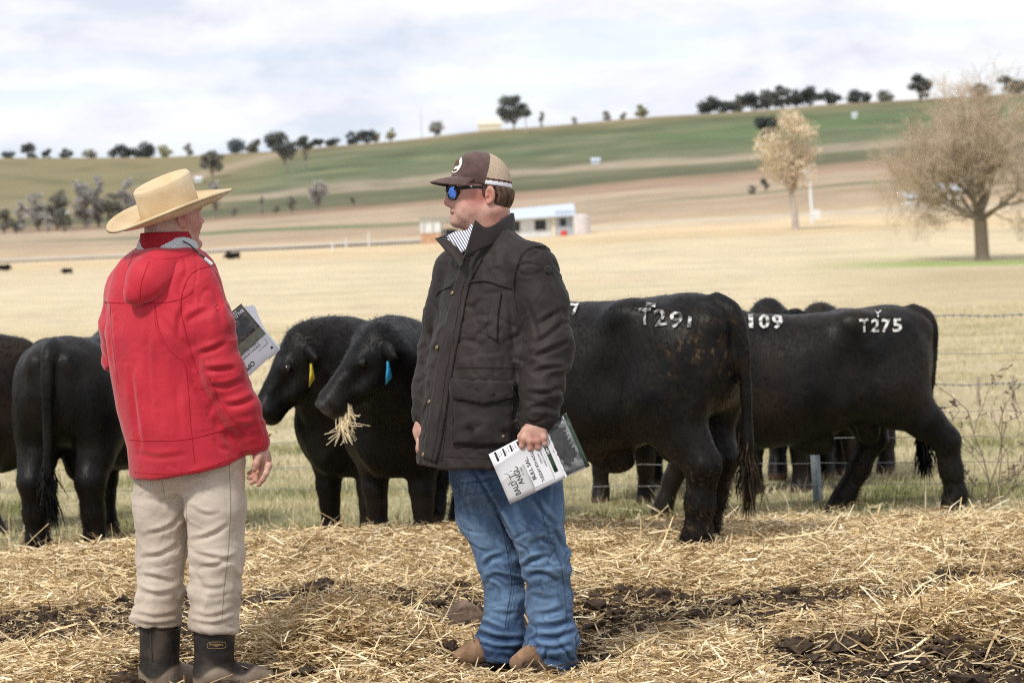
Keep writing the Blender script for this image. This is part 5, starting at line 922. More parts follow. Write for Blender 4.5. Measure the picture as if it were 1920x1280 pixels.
# trousers
v = Vol(p(235, 1200, 0) - (.02, .30, 0), p(475, 835, 0) + (.03, .30, 0), .0055)
lA = [p(308, 870, .05), p(304, 950, .05), p(303, 1040, .045), p(302, 1110, .05), p(293, 1160, .05), p(292, 1180, .05)]; lB = [p(400, 860, -.035), p(404, 950, -.04), p(406, 1040, -.04), p(404, 1110, -.035), p(400, 1158, -.04), p(400, 1180, -.04)]
v.chain(lA, [.108, .097, .084, .076, .083, .086], k=.025); v.chain(lB, [.108, .100, .089, .081, .080, .084], k=.025); v.ell(p(352, 865), (.168, .13, .12), k=.04); v.half(p(350, 1176), (-.07, 0, -1), k=.012)
V, F = v.mesh(); dA, tA = dseg(V, lA); dB, tB = dseg(V, lB); V = smooth_v(V, F, 1); n = vnorm(V, F); tt_ = np.where(dA < dB, tA, tB)
V = wrinkle(V, n, (unit((.35, 0, 1)), XA, (0, 1, 0)), (14, 4.5, 4), .003 + .010 * np.exp(-((tt_ - .98) / .12) ** 2) + .005 * np.exp(-((tt_ - .58) / .14) ** 2), 41., 1.2); V = wrinkle(V, n, (unit((.9, 0, -.3)), unit((.3, 0, .9)), (0, 1, 0)), (8, 3, 5), .0055 + 0 * tt_, 45.); V = creases(V, n, .0022 + .003 * np.exp(-((tt_ - .6) / .15) ** 2) + .004 * np.exp(-((tt_ - 1) / .1) ** 2), 6., 6., (.8, .8, 2.2), .05); V = creases(V, n, .0014, 17., 9.); V = folds(V, n, [[(266, 1004), (300, 996), (334, 982), 1.1], [(261, 1046), (300, 1040), (336, 1022), 1.3], [(264, 1078), (295, 1084), (328, 1092), 1.], [(262, 1108), (295, 1116), (330, 1112), .8], [(358, 1014), (395, 1004), (432, 982), 1.2], [(360, 1036), (400, 1046), (446, 1050), 1.3], [(372, 1064), (410, 1058), (448, 1038), 1.], [(360, 1095), (395, 1104), (430, 1098), .7], [(349, 925), (365, 912), (385, 903), 1.], [(346, 955), (333, 975), (312, 990), .9], [(270, 930), (300, 940), (335, 930), .6], [(356, 950), (385, 965), (415, 960), .6], [(255, 1150), (290, 1158), (332, 1152), 1.2], [(252, 1166), (290, 1172), (334, 1168), 1.1], [(358, 1150), (395, 1158), (442, 1142), 1.2], [(358, 1166), (400, 1170), (440, 1160), 1.1], [(430, 1060), (446, 1090), (440, 1120), 1.2], [(300, 900), (306, 930), (304, 960), .6]], .0062, 4.5)
mud = np.clip(fbm(V * 17, 2) * 1.6 - .75, 0, 1) * .8 + np.clip((fbm(V * 5, 2)) * .9 - .15, 0, .35) * (tt_ > .5); tr = ob('trousers', V, F, m_chino, man2, attrs={'mud': np.clip(mud, 0, 1)}); bt = bvh(V, F)
pline(bt, [(430, 870), (432, 950), (427, 1040), (420, 1100), (416, 1160)], .0018, m_black_seam, 'side_seam', tr, .0002); pline(bt, [(349, 930), (350, 990), (344, 1050), (338, 1080)], .0018, m_black_seam, 'inner_seam', tr, .0002); pline(bt, [(300, 872), (312, 940), (330, 930)], .0012, m_black_seam, 'pocket_seam', tr, .0002)
# boots
def rboot(cx, cy, toe, s_=1.):
    an_ = p(cx, 1272, cy); top = p(cx + 1, 1172, cy); tp_ = an_ + A(toe); lo = np.minimum(an_, tp_) - .14; v = Vol(lo, np.maximum(top, tp_) + .12, .005); up_ = unit(top - an_)
    v.chain([top, an_ + up_ * .02], [.073, .066], k=.02); v.cone(an_ + up_ * .02, an_ - ZA * .02, .066, .062, k=.02); v.chain([an_ - ZA * .012, an_ + A(toe) * .55 - ZA * .018, tp_ - ZA * .022], [.058, .052, .043], k=.04); v.half(top - up_ * .004, up_, k=.004); v.half(an_ - ZA * .062, -ZA, k=.006); v.cone(top + up_ * .02, top - up_ * .03, .064, .064, k=.005, mode='s')
    V, F = v.mesh(); V = smooth_v(V, F, 1); n = vnorm(V, F); V = wrinkle(V, n, (ZA, XA, (0, 1, 0)), (20, 4, 4), .004 * np.exp(-((V[:, 2] - an_[2] - .05) / .04) ** 2), 50.)
    ft = np.clip((an_[2] + .035 - V[:, 2] + .02 * np.sin(V[:, 0] * 40)) / .012, 0, 1); mud = np.clip(fbm(V * 14, 3) * 2 - .1, 0, 1) * np.clip((an_[2] + .06 - V[:, 2]) / .08, .12, 1) * .8
    o_ = ob('boot', V, F, m_boot, man2, attrs={'foot': ft * .8, 'mud': mud}); bb = bvh(V, F)
    v = Vol(lo - .02, np.maximum(top, tp_) + .12, .006); v.chain([an_ - ZA * .07, an_ + A(toe) * .55 - ZA * .07, tp_ - ZA * .07], [.060, .056, .046], k=.02); v.half(an_ - ZA * .058, ZA, k=.004); v.half(an_ - ZA * .078, -ZA, k=.004); V2, F2 = v.mesh(); ob('sole', V2, F2, m_sole, o_); return o_, bb
o_, bb = rboot(299, .05, (.10, .13, 0)); o2, b2 = rboot(401, -.04, (.165, .10, 0))
pline(bb, [(283, 1175), (284, 1215), (286, 1240)], .003, m_sole, 'boot_seam', o_, .001); rb = [(363, 1177), (400, 1180), (440, 1175)]; pline(b2, rb, .004, m_sole, 'boot_rim', o2, .001); pline(bb, [(262, 1177), (300, 1180), (333, 1175)], .004, m_sole, 'boot_rim', o_, .001)
def boot_logo():
    tv, tt = text_tris('froggers', .01); pts = []; 
    for x, y in tv: h, _ = hit(b2, 393 + x * 25, 1211.5 - y * 7.5, .0025); pts.append(h if h is not None else p(393 + x * 25, 1211 - y * 7, -.12))
    ob('boot_print', np.array(pts), tt, m_bootprint, o2, smooth=False); pline(b2, [(392, 1203), (419, 1203), (423, 1208), (420, 1214), (393, 1215), (389, 1209), (392, 1203)], .0009, m_bootprint, 'boot_print', o2, .0012)
boot_logo()
# ------------------------------------------------------------------ far things: road, farm buildings, poles, trees, grazing cattle
m_road = M('pale_gravel_road', [(.44, .40, .35), (.52, .48, .43)], scale=.3, rough=.95)
def road():
    x = np.linspace(-150, 150, 160); V = []; 
    for xx in x:
        for y in (306 - xx * .03, 312 - xx * .03): V.append((xx, y, float(gz(xx, y)[0]) + .03))
    i = np.arange(len(x) - 1) * 2; tag(ob('road', V, np.stack([i, i + 2, i + 3, i + 1], 1), m_road), kind='structure')
road()
m_wall_w = M('white_weatherboard', [(.66, .68, .70), (.76, .78, .80)], scale=2, rough=.8); m_wall_b = M('blue_grey_wall', [(.42, .47, .53), (.50, .55, .61)], scale=2, rough=.8)
m_tin = M('pale_tin_roof', [(.52, .60, .70), (.62, .70, .78)], scale=1.5, rough=.45); m_brick = M('orange_brick', [(.50, .29, .18), (.60, .38, .26)], scale=3, rough=.9); m_dark = M('dark_window_and_shade', [(.02, .022, .026), (.05, .05, .055)], rough=.3)
m_creamw = M('cream_render', [(.70, .65, .50), (.78, .72, .58)], rough=.85); m_tankm = M('pinkish_tank', [(.62, .58, .57), (.72, .68, .66)], scale=2, rough=.6); m_redp = M('red_paint', [(.55, .05, .04), (.6, .07, .05)], rough=.5); m_pole = M('grey_timber_pole', [(.42, .38, .34), (.52, .48, .44)], rough=.9)
m_greyroof = M('grey_roof', [(.26, .28, .29), (.36, .38, .38)], rough=.8)
def on_ground(px, D):
    q = P(px, 430, D); return np.array([q[0], q[1], float(gz(q[0], q[1])[0])])
def farmhouse():
    o = on_ground(950, 300); r = empty('farmhouse', o); tag(r, 'long low white farmhouse with pale tin roof and brick wing on the plain', 'house'); sc = 300 / FPX; X = lambda px: (px - 950) * sc
    def bx(nm, x0, x1, y0, y1, z0, z1, m, par=r): b = MB().box(o + ((X(x0) + X(x1)) / 2, (y0 + y1) / 2, (z0 + z1) / 2 + (X(x0) + X(x1)) / 2 * .020), (X(x1) - X(x0), y1 - y0, z1 - z0)); return b.build(nm, m, par, smooth=False)
    wl = bx('wall', 862, 1040, 0, 6, -.6, 2.25, m_wall_w); wb = bx('end_wall', 1042, 1078, -.2, 6, -.6, 2.9, m_wall_b); bx('pillar', 1034, 1042, -.35, -.05, -.6, 2.3, m_creamw)
    bx('brick_wing', 790, 826, -1.2, 3, -.8, 1.15, m_brick); bx('white_parapet', 789, 827, -1.25, 3.05, 1.15, 2.35, m_wall_w); 
    for x0, x1 in ((955, 975), (1003, 1024), (906, 930)):
        f = bx('window', x0, x1, -.06, .02, .75, 1.95, m_dark); bx('sill', x0 - 1, x1 + 1, -.12, -.062, .66, .74, m_wall_w, f)
    bx('window', 1050, 1062, -.28, -.21, 1.1, 1.95, m_dark); bx('verandah_shade_box', 829, 858, -.1, 1, -.6, 1.5, m_dark); bx('carport_roof', 786, 862, -1.5, 6, 2.75, 2.95, m_greyroof)  # verandah opening is a solid dark box, its inner shade put into the colour
    for px in (795, 812, 834, 856): bx('post', px - .8, px + .8, -1.4, -1.2, 1.2 if px < 827 else -.6, 2.75, m_pole)
    zt = lambda px: X(px) * .020
    Vr, Fr = sheet([[o + (X(865), -1.1, 2.2 + zt(865)), o + (X(1080), -1.1, 2.35 + zt(1080))], [o + (X(865), 7, 3.25 + zt(865)), o + (X(1080), 7, 3.75 + zt(1080))]], .12, lin=True); ob('roof', Vr, Fr, m_tin, r, smooth=False)
    t = on_ground(1091, 299) + (0, 0, .1); tk = empty('water_tank', t); tag(tk, 'pale round water tank at the right end of the white farmhouse', 'water tank'); MB().tube([t + (0, 0, -.4), t + (0, 0, 1.95)], [1.02, 1.02], 20).build('tank_body', m_tankm, tk); MB().tube([t + (0, 0, 1.95), t + (0, 0, 2.2)], [1.06, .3], 20).build('tank_lid', m_tankm, tk)
    d = on_ground(1057, 297); dr = MB().tube([d + (0, 0, -.2), d + (0, 0, .30), d + (0, 0, .62)], [.42, .42, .30], 12).build('red_drum', m_redp, loc=d); tag(dr, 'small red drum standing in front of the grey end wall of the farmhouse', 'drum')
    for px, hg, l in ((1000, 4.4, 'thin pale mast behind the farmhouse roof, the left of two'), (1104, 4.6, 'thin pale mast at the right end of the farmhouse')):
        m_ = on_ground(px, 306); tag(MB().tube([m_, m_ + (0, 0, hg)], [.10, .06], 6).build('mast', m_pole, loc=m_), l, 'mast')
farmhouse()
def small_house(px, D, wd, dp, hg, wm, rm, label, cat='shed', yaw=0., name='shed', win=0):
    o = on_ground(px, D); r = empty(name, o); tag(r, label, cat); c, s = math.cos(yaw), math.sin(yaw); R = np.array([[c, -s, 0], [s, c, 0], [0, 0, 1]])
    w_ = MB().box(o + (0, 0, hg / 2 - .4), (wd, dp, hg + .8), R).build('wall', wm, r, smooth=False); rf = []
    for sg in (-1, 1):
        rows = [[o + R @ A((-wd / 2 - .2, sg * (dp / 2 + .3), hg - .05)), o + R @ A((wd / 2 + .2, sg * (dp / 2 + .3), hg - .05))], [o + R @ A((-wd / 2 - .2, 0, hg + dp * .25)), o + R @ A((wd / 2 + .2, 0, hg + dp * .25))]]; V, F = sheet(rows, .1, lin=True); ob('roof', V, F, rm, r, smooth=False)
    for k in range(win): MB().box(o + R @ A((-wd / 2 + (k + .5) * wd / win, -dp / 2 - .03, hg * .55)), (wd / win * .4, .06, hg * .35), R).build('window', m_dark, r, smooth=False)
small_house(1765, 330, 4.5, 4, 1.7, m_wall_w, m_tin, 'white cottage half hidden behind the branches of the bare tree', 'house', name='cottage', win=3)
small_house(1715, 325, 2.2, 2, 1.2, m_wall_w, m_tin, 'small white shed left of the cottage behind the bare tree')
small_house(376, 800, 2.2, 2, 1.3, m_wall_w, m_wall_w, 'tiny white shed on the hillside above the straw hat'); small_house(94, 640, 1.6, 1.6, 1.3, m_wall_w, m_wall_w, 'tiny white shed on the far left slope, the left of a pair'); small_house(121, 645, 1.8, 1.6, 1.3, m_tin, m_wall_w, 'tiny pale blue shed on the far left slope, the right of a pair')
small_house(1121, 720, 2.4, 2, .9, m_tin, m_tin, 'tiny pale blue shed on the hillside right of the cap'); small_house(1608, 850, 1.6, 1.5, 1.5, m_wall_w, m_wall_w, 'tiny white hut on the green hill right of the tan tree'); small_house(925, 985, 9, 8, 2.6, m_creamw, m_creamw, 'large pale cream barn on the skyline left of the tallest ridge tree', 'barn', name='barn')
def utility_pole():
    o = on_ground(1524, 285); r = empty('utility_pole', o); tag(r, 'pale utility pole with a transformer box beside the tan leaved tree', 'utility pole'); MB().tube([o - (0, 0, .3), o + (-.25, 0, 6.9)], [.19, .13], 8).build('pole', m_wall_w, r); MB().box(o + (-.24, 0, 6.3), (1.7, .14, .16)).build('crossarm', m_pole, r, smooth=False)
    MB().tube([o + (-.55, -.1, 4.9), o + (-.57, -.1, 6.0)], [.42, .42], 10).build('transformer', m_wall_w, r); MB().box(o + (.45, -.2, .9), (.75, .5, 1.0)).build('meter_box', m_wall_w, r, smooth=False)
    for dx in (-.7, 0, .6): MB().tube([o + (dx - .24, 0, 6.38), o + (dx - .24, 0, 6.6)], [.07, .05], 6).build('insulator', m_white, r)
utility_pole()
for px, D, h, l in ((691, 302, 1.5, 'white guide post by the road, the rightmost of three left of the farmhouse'), (648, 300, 1.0, 'short white guide post by the road, the middle one of three'), (622, 260, .9, 'short white guide post in the pale paddock, the leftmost of three')):
    o = on_ground(px, D); tag(MB().tube([o - (0, 0, .3), o + (0, 0, h)], [.11, .09], 6).build('guide_post', m_wall_w, loc=o), l, 'post', 'white posts near the road')
o = on_ground(797, 970); tag(MB().tube([o, o + (0, 0, 11.5)], [.16, .07], 6).build('antenna_mast', m_pole, loc=o), 'very thin antenna mast on the skyline between the two men', 'mast')
# ---- trees
def LM(n, cols): return M(n, cols, scale=.35, rough=.75, spec=.15, pos=(.3, .7))
m_leaf = {'gum': LM('gum_leaves_haze_tint', [(.085, .092, .09), (.13, .135, .125), (.19, .195, .175)]), 'dark': LM('dark_leaves_haze_tint', [(.05, .06, .058), (.08, .09, .084), (.12, .13, .118)]), 'blue': LM('far_leaves_haze_tint', [(.10, .12, .14), (.14, .165, .18), (.19, .21, .22)]),
          'grey': LM('grey_leaves_haze_tint', [(.33, .325, .30), (.41, .40, .375), (.50, .485, .45)]), 'tan': LM('dry_tan_leaves', [(.48, .39, .26), (.65, .54, .385), (.77, .67, .50)]), 'pale': LM('pale_yellow_leaves', [(.30, .30, .19), (.42, .41, .28), (.52, .5, .36)]), 'olive': LM('olive_leaves_haze_tint', [(.14, .142, .115), (.20, .20, .168), (.27, .265, .225)])}  # gum, dark, blue, grey, olive: distance haze painted in as lighter leaf colours
m_bark = M('grey_bark', [(.16, .13, .11), (.27, .23, .20), (.36, .32, .29)], scale=2, rough=.9); m_barkp = M('pale_bark', [(.40, .33, .29), (.55, .48, .43)], scale=2, rough=.9)
def tree(px, D, hpx, wpx, sp, label, seed, lo=.28, name='tree', clumps=None, leaf=None, bark=None, base=None, group=None, dens=1., lean=0., gap=.85, py=None):
    r = np.random.default_rng(seed); o = on_ground(px, D) if base is None else base; hpx *= 1.12; wpx *= 1.1; h = hpx / FPX * D; wd = wpx / FPX * D; t = empty(name, o); tag(t, label, 'tree', group)
    nc = clumps or int(np.clip(hpx / 3, 8, 26)); cc = []
    for k in range(nc):
        for _ in range(20):
            q = r.uniform(-1, 1, 3)
            if q @ q < 1: break
        zz = lo + (1 - lo) * (.5 + .5 * q[2] * .86); cc.append(o + (q[0] * wd / 2 * .72 + lean * zz * h, q[1] * wd / 2 * .72, zz * h))
    cc = np.array(cc); tr = MB(); fork = o + (lean * lo * h * .8 + r.normal(0, .02) * h, 0, h * lo * .8); r0 = max(h * .028, .06); tr.tube([o - (0, 0, .4), o + (r.normal(0, .008) * h, 0, h * lo * .4), fork], [r0 * 1.25, r0, r0 * .8], 6)
    for c in cc: mid = fork + (c - fork) * .5 + r.normal(0, .03, 3) * h; tr.tube([fork, mid, c], [r0 * .45, r0 * .28, r0 * .1], 4, False)
    tr.build('trunk', bark or m_bark, t); n = int(np.clip(hpx * wpx * .75 * dens, 90, 6000)); cr = (wd * .5 * .56 * (6 / nc) ** .22) * r.uniform(.6, 1.15, nc)
    k = r.choice(nc, n, p=cr ** 2 / (cr ** 2).sum()); d = r.normal(size=(n, 3)); d /= np.linalg.norm(d, axis=1)[:, None]; rad = cr[k] * r.random(n) ** .55; c = cc[k] + d * rad[:, None] * np.array([1, 1, gap * .8])
    ls = (leaf or max(2.1 * D / FPX, .13)) * r.uniform(.6, 1.5, n); u = r.normal(size=(n, 3)); u /= np.linalg.norm(u, axis=1)[:, None]; v_ = np.cross(u, r.normal(size=(n, 3))); v_ /= np.linalg.norm(v_, axis=1)[:, None]; u *= ls[:, None]; v_ *= (ls * .55)[:, None]
    V = np.stack([c - u, c - v_ * .9, c + u, c + v_ * .9], 1).reshape(-1, 3); ob('crown', V, np.arange(n * 4).reshape(-1, 4), m_leaf[sp], t, smooth=False); return t
G1 = 'trees along the skyline'
tree(970, 950, 60, 58, 'gum', 'tall dark gum tree alone on the skyline above the man in the cap', 1, lo=.12, group=G1, clumps=17); tree(993, 925, 40, 20, 'gum', 'slim pale trunked gum right beside the tallest ridge tree', 77, lo=.62, bark=m_barkp, group=G1, clumps=5)
tree(543, 800, 76, 60, 'gum', 'open crowned gum leaning left on the hill right of the straw hat', 2, lo=.36, lean=-.16, group=G1, clumps=9, dens=.6); tree(578, 815, 68, 34, 'gum', 'upright gum with dense crown beside the open crowned gum', 3, lo=.30, group=G1, clumps=10)
tree(402, 820, 46, 46, 'olive', 'round olive gum on the slope just right of the straw hat', 4, lo=.18, group=G1, clumps=14); tree(1445, 760, 46, 54, 'dark', 'dark round tree on the green hill behind the tan tree', 5, lo=.02, group=G1, clumps=16); tree(1732, 940, 46, 50, 'dark', 'large dark round tree on the skyline left of the bare tree top', 6, lo=.05, group=G1, clumps=16)
RW = [(1336, 26, 34, 'dark'), (1362, 20, 34, 'dark'), (1392, 27, 30, 'olive'), (1418, 24, 36, 'dark'), (1448, 30, 34, 'gum'), (1474, 33, 30, 'gum'), (1500, 27, 34, 'dark'), (1527, 28, 38, 'dark'), (1560, 22, 40, 'dark'), (1612, 15, 34, 'dark'), (1635, 9, 26, 'dark'), (1665, 13, 30, 'olive')]
PL = ['leftmost', 'second', 'third', 'fourth', 'fifth', 'sixth', 'seventh', 'eighth', 'ninth', 'tenth', 'eleventh', 'last']
for i, (px, h, w_, sp) in enumerate(RW): tree(px, 960, h + 5, w_ * 1.35, sp, f'dark tree in the row on the right skyline, {PL[i]} from the left', 30 + i, lo=.0, group='row of dark trees on the right skyline')
for i, (px, h, w_, sp, l) in enumerate(((22, 12, 24, 'blue', 'low bluish tree at the far left end of the skyline'), (60, 22, 30, 'gum', 'taller dark tree near the left end of the skyline'), (95, 12, 18, 'gum', 'thin small tree on the left skyline, first of a sparse pair'), (130, 13, 24, 'gum', 'thin small tree on the left skyline, second of a sparse pair'), (176, 10, 28, 'grey', 'low grey tree on the left skyline above the red jacket shoulder'),
    (232, 17, 42, 'dark', 'dark bushy tree on the skyline left of the hat crown'), (275, 19, 48, 'dark', 'wide dark bushy tree on the skyline above the hat crown'), (320, 16, 30, 'pale', 'pale green tree on the skyline just above the hat'), (358, 18, 18, 'grey', 'slim grey tree on the skyline right of the hat crown'), (447, 22, 44, 'blue', 'bluish tree on the skyline beyond the round olive gum'), (485, 17, 30, 'olive', 'low olive tree on the skyline right of the bluish one'),
    (516, 17, 20, 'blue', 'small bluish tree just left of the open crowned gum'), (606, 14, 24, 'dark', 'small dark tree right of the upright gum'), (632, 12, 28, 'dark', 'low dark tree on the skyline, second right of the upright gum'), (664, 19, 26, 'blue', 'bluish rounded tree on the skyline between the two men'), (697, 15, 38, 'dark', 'wide low dark tree on the skyline between the two men'), (739, 20, 20, 'pale', 'small pale round tree beside the low cream shed'), (712, 16, 12, 'pale', 'narrow pale tree left of the low cream shed'), (823, 20, 30, 'grey', 'flat topped grey tree on the skyline left of the cap'),
    (1022, 22, 12, 'grey', 'tiny thin tree right of the tallest ridge tree'), (1084, 9, 12, 'grey', 'tiny grey tree on the middle skyline, leftmost of three'), (1146, 13, 20, 'grey', 'tiny grey tree on the middle skyline, second of three'), (1176, 10, 14, 'grey', 'tiny grey tree on the middle skyline, third of three'), (1209, 19, 24, 'pale', 'pale yellow round tree on the skyline left of the dark row'), (1905, 30, 50, 'dark', 'dark tree on the skyline behind the right side of the bare tree'), (1850, 18, 40, 'olive', 'low olive tree on the skyline behind the bare tree'))):
    tree(px, 985 if i not in (9, 14) else 1010, h + 6, w_ * 1.1, sp, l, 60 + i, lo=.0, group=G1, dens=1.3)
GL = 'grey trees at the foot of the left slope'
for i, (px, D, h, w_, sp, l) in enumerate(((8, 540, 42, 34, 'olive', 'olive bush at the left edge of the photo below the slope'), (40, 560, 46, 28, 'grey', 'grey tree near the left edge below the slope'), (72, 575, 60, 46, 'grey', 'grey tree with dark centre under the two white sheds'), (108, 580, 64, 54, 'olive', 'broad olive tree left of the tallest grey tree'), (120, 530, 36, 36, 'olive', 'low rounded olive bush in front of the broad olive tree'), (158, 585, 92, 48, 'grey', 'tallest grey tree of the group left of the straw hat'), (186, 590, 82, 40, 'grey', 'tall grey tree right beside the tallest of the group'), (212, 575, 56, 44, 'olive', 'dark olive tree left of the hat brim'), (240, 590, 76, 46, 'grey', 'grey tree half behind the hat brim'), (268, 590, 60, 40, 'grey', 'grey tree behind the hat crown'), (90, 520, 26, 22, 'grey', 'small grey shrub in front of the group on the left'), (28, 525, 26, 20, 'olive', 'small olive shrub near the left edge'))):
    tree(px, D, h + 6, w_, sp, l, 100 + i, lo=.0, group=GL, dens=.8)
for i, (px, D, h, w_, sp, l) in enumerate(((405, 600, 64, 30, 'grey', 'bare grey tree just past the hat brim tip'), (440, 570, 14, 14, 'olive', 'tiny dark shrub right of the hat brim'), (492, 575, 32, 14, 'grey', 'thin grey sapling on the field edge'), (518, 572, 16, 18, 'olive', 'tiny round shrub on the field edge between sapling and thicket'), (548, 575, 24, 20, 'olive', 'small olive shrub on the field edge'), (597, 580, 48, 44, 'grey', 'bare grey thicket like tree on the field edge between the men'), (663, 590, 14, 10, 'olive', 'tiny dark shrub on the field edge near the cap'), (1410, 440, 15, 18, 'olive', 'small dark shrub left of the tan tree, the lower of two'), (1437, 455, 22, 20, 'olive', 'small dark shrub left of the tan tree, the upper of two'))):
    tree(px, D, h + 4, w_, sp, l, 130 + i, lo=.15, group='small trees along the far field edge', dens=.5)
# the tan leaved tree
tree(1492, 250, 205, 150, 'tan', 'tree with dry tan leaves and slim trunk standing left of the utility pole', 200, lo=.36, clumps=15, leaf=.15, dens=.24, bark=m_barkp, gap=1.0)
# the bare tree
m_twig = M('bare_twigs', [(.42, .32, .24), (.58, .455, .35), (.72, .595, .475)], scale=.8, rough=.9, attr=[('limb', (.17, .135, .105)), ('lichen', (.44, .33, .13))])
def bare_tree():
    r = np.random.default_rng(42); D = 145; q = P(1842, 490, D); o = np.array([q[0], q[1], float(gz(q[0], q[1])[0])]); t = empty('bare_tree', o); tag(t, 'big leafless spreading tree with dense fine twigs at the right edge', 'tree'); Sg = []
    def grow(p0, d, L_, r_, lv, lich):
        k = 3 if lv < 3 else 2; p = p0; step = L_ / k
        for j in range(k):
            d = unit(d + r.normal(0, .13 + .035 * lv, 3) + np.array([0, 0, .06 if lv < 4 else .04])); n_ = p + d * step; rr = r_ * (1 - .38 * (j + 1) / k); Sg.append((p, n_, r_ * (1 - .38 * j / k), rr, lv, lich)); p = n_
            if lv >= 1 and lv < 6 and r.random() < (1.0 if lv > 2 else .85):
                ax = unit(np.cross(d, r.normal(size=3))); an = r.uniform(.45, 1.0); grow(p, unit(d * math.cos(an) + ax * math.sin(an)), L_ * r.uniform(.5, .75), r_ * .42, lv + 1, lich + r.normal(0, .12))
        if lv < 6:
            for _ in range(2 if lv else 0): ax = unit(np.cross(d, r.normal(size=3))); an = r.uniform(.18, .6); grow(p, unit(d * math.cos(an) + ax * math.sin(an)), L_ * r.uniform(.62, .86), r_ * .55, lv + 1, lich + r.normal(0, .12))
    Sg.append((o - (0, 0, .4), o + (0, 0, .3), .56, .41, 0, 0)); Sg.append((o + (0, 0, .3), o + (-.05, 0, 2.3), .41, .38, 0, 0)); f = o + (-.05, 0, 2.2)
    for az, el, L_, rr in ((2.9, .42, 2.9, .16), (3.4, .48, 3.2, .19), (2.5, .62, 3.3, .21), (3.9, .75, 3.2, .19), (1.9, 1.0, 3.4, .2), (4.6, 1.05, 3.3, .2), (1.2, 1.3, 3.7, .22), (.3, 1.12, 3.5, .2), (5.6, .8, 3.3, .2), (.8, .6, 3.2, .19), (-.1, .42, 3.2, .18), (5.2, .45, 3.0, .16), (6.2, .36, 2.8, .14), (3.1, .22, 2.4, .08), (1.6, .3, 2.8, .14)):
        grow(f + r.normal(0, .12, 3) + (0, 0, .35 * math.sin(el)), np.array([math.cos(az) * math.cos(el), math.sin(az) * math.cos(el), math.sin(el)]), L_ * .84, rr * .82, 1, r.normal(.2, .25))
    p0 = np.array([s[0] for s in Sg]); p1 = np.array([s[1] for s in Sg]); r0 = np.maximum([s[2] for s in Sg], .0065); r1 = np.maximum([s[3] for s in Sg], .0055); lv = np.array([s[4] for s in Sg]); li = np.clip([s[5] for s in Sg], 0, 1) * (lv > 1)
    d = p1 - p0; d /= np.linalg.norm(d, axis=1)[:, None]; u = np.cross(d, r.normal(size=d.shape)); u /= np.linalg.norm(u, axis=1)[:, None]; v_ = np.cross(d, u)
    for nm, sel, ns in (('trunk', lv == 0, 10), ('limb', (lv > 0) & (lv < 4), 5), ('twigs', lv >= 4, 3)):
        an = np.arange(ns) * 2 * np.pi / ns; n = sel.sum(); dirv = np.cos(an)[None, :, None] * u[sel][:, None] + np.sin(an)[None, :, None] * v_[sel][:, None]
        V = np.concatenate([p0[sel][:, None] + dirv * r0[sel][:, None, None], p1[sel][:, None] + dirv * r1[sel][:, None, None]], 1); j = np.arange(ns); F = (np.stack([j, (j + 1) % ns, (j + 1) % ns + ns, j + ns], -1)[None] + (np.arange(n) * 2 * ns)[:, None, None]).reshape(-1, 4)
        ob(nm, V.reshape(-1, 3), F, m_twig, t, attrs={'limb': np.repeat(np.clip((3.6 - lv[sel]) / 2, 0, .85), 2 * ns), 'lichen': np.repeat(li[sel] * .5, 2 * ns)}, kind='stuff' if nm == 'twigs' else None)
    print('bare tree segments', len(Sg))
bare_tree()
# far cattle lying in the paddock
for px, D, yaw, l, s_ in ((29, 235, 20, 'small black cow lying far off at the left edge of the paddock', .62), (147, 205, 200, 'tiny black cow lying far off just above the bull seen from behind', .45), (457, 245, 185, 'small black cow lying far off between the red jacket and the farmhouse', .75)):
    bull(l, px, D, yaw, s_, fur=0, res=.04, seed=300 + px, zoff=-.42 * s_, group='cattle lying far off', name='lying_cow', poll=(.95, 0, 1.0))
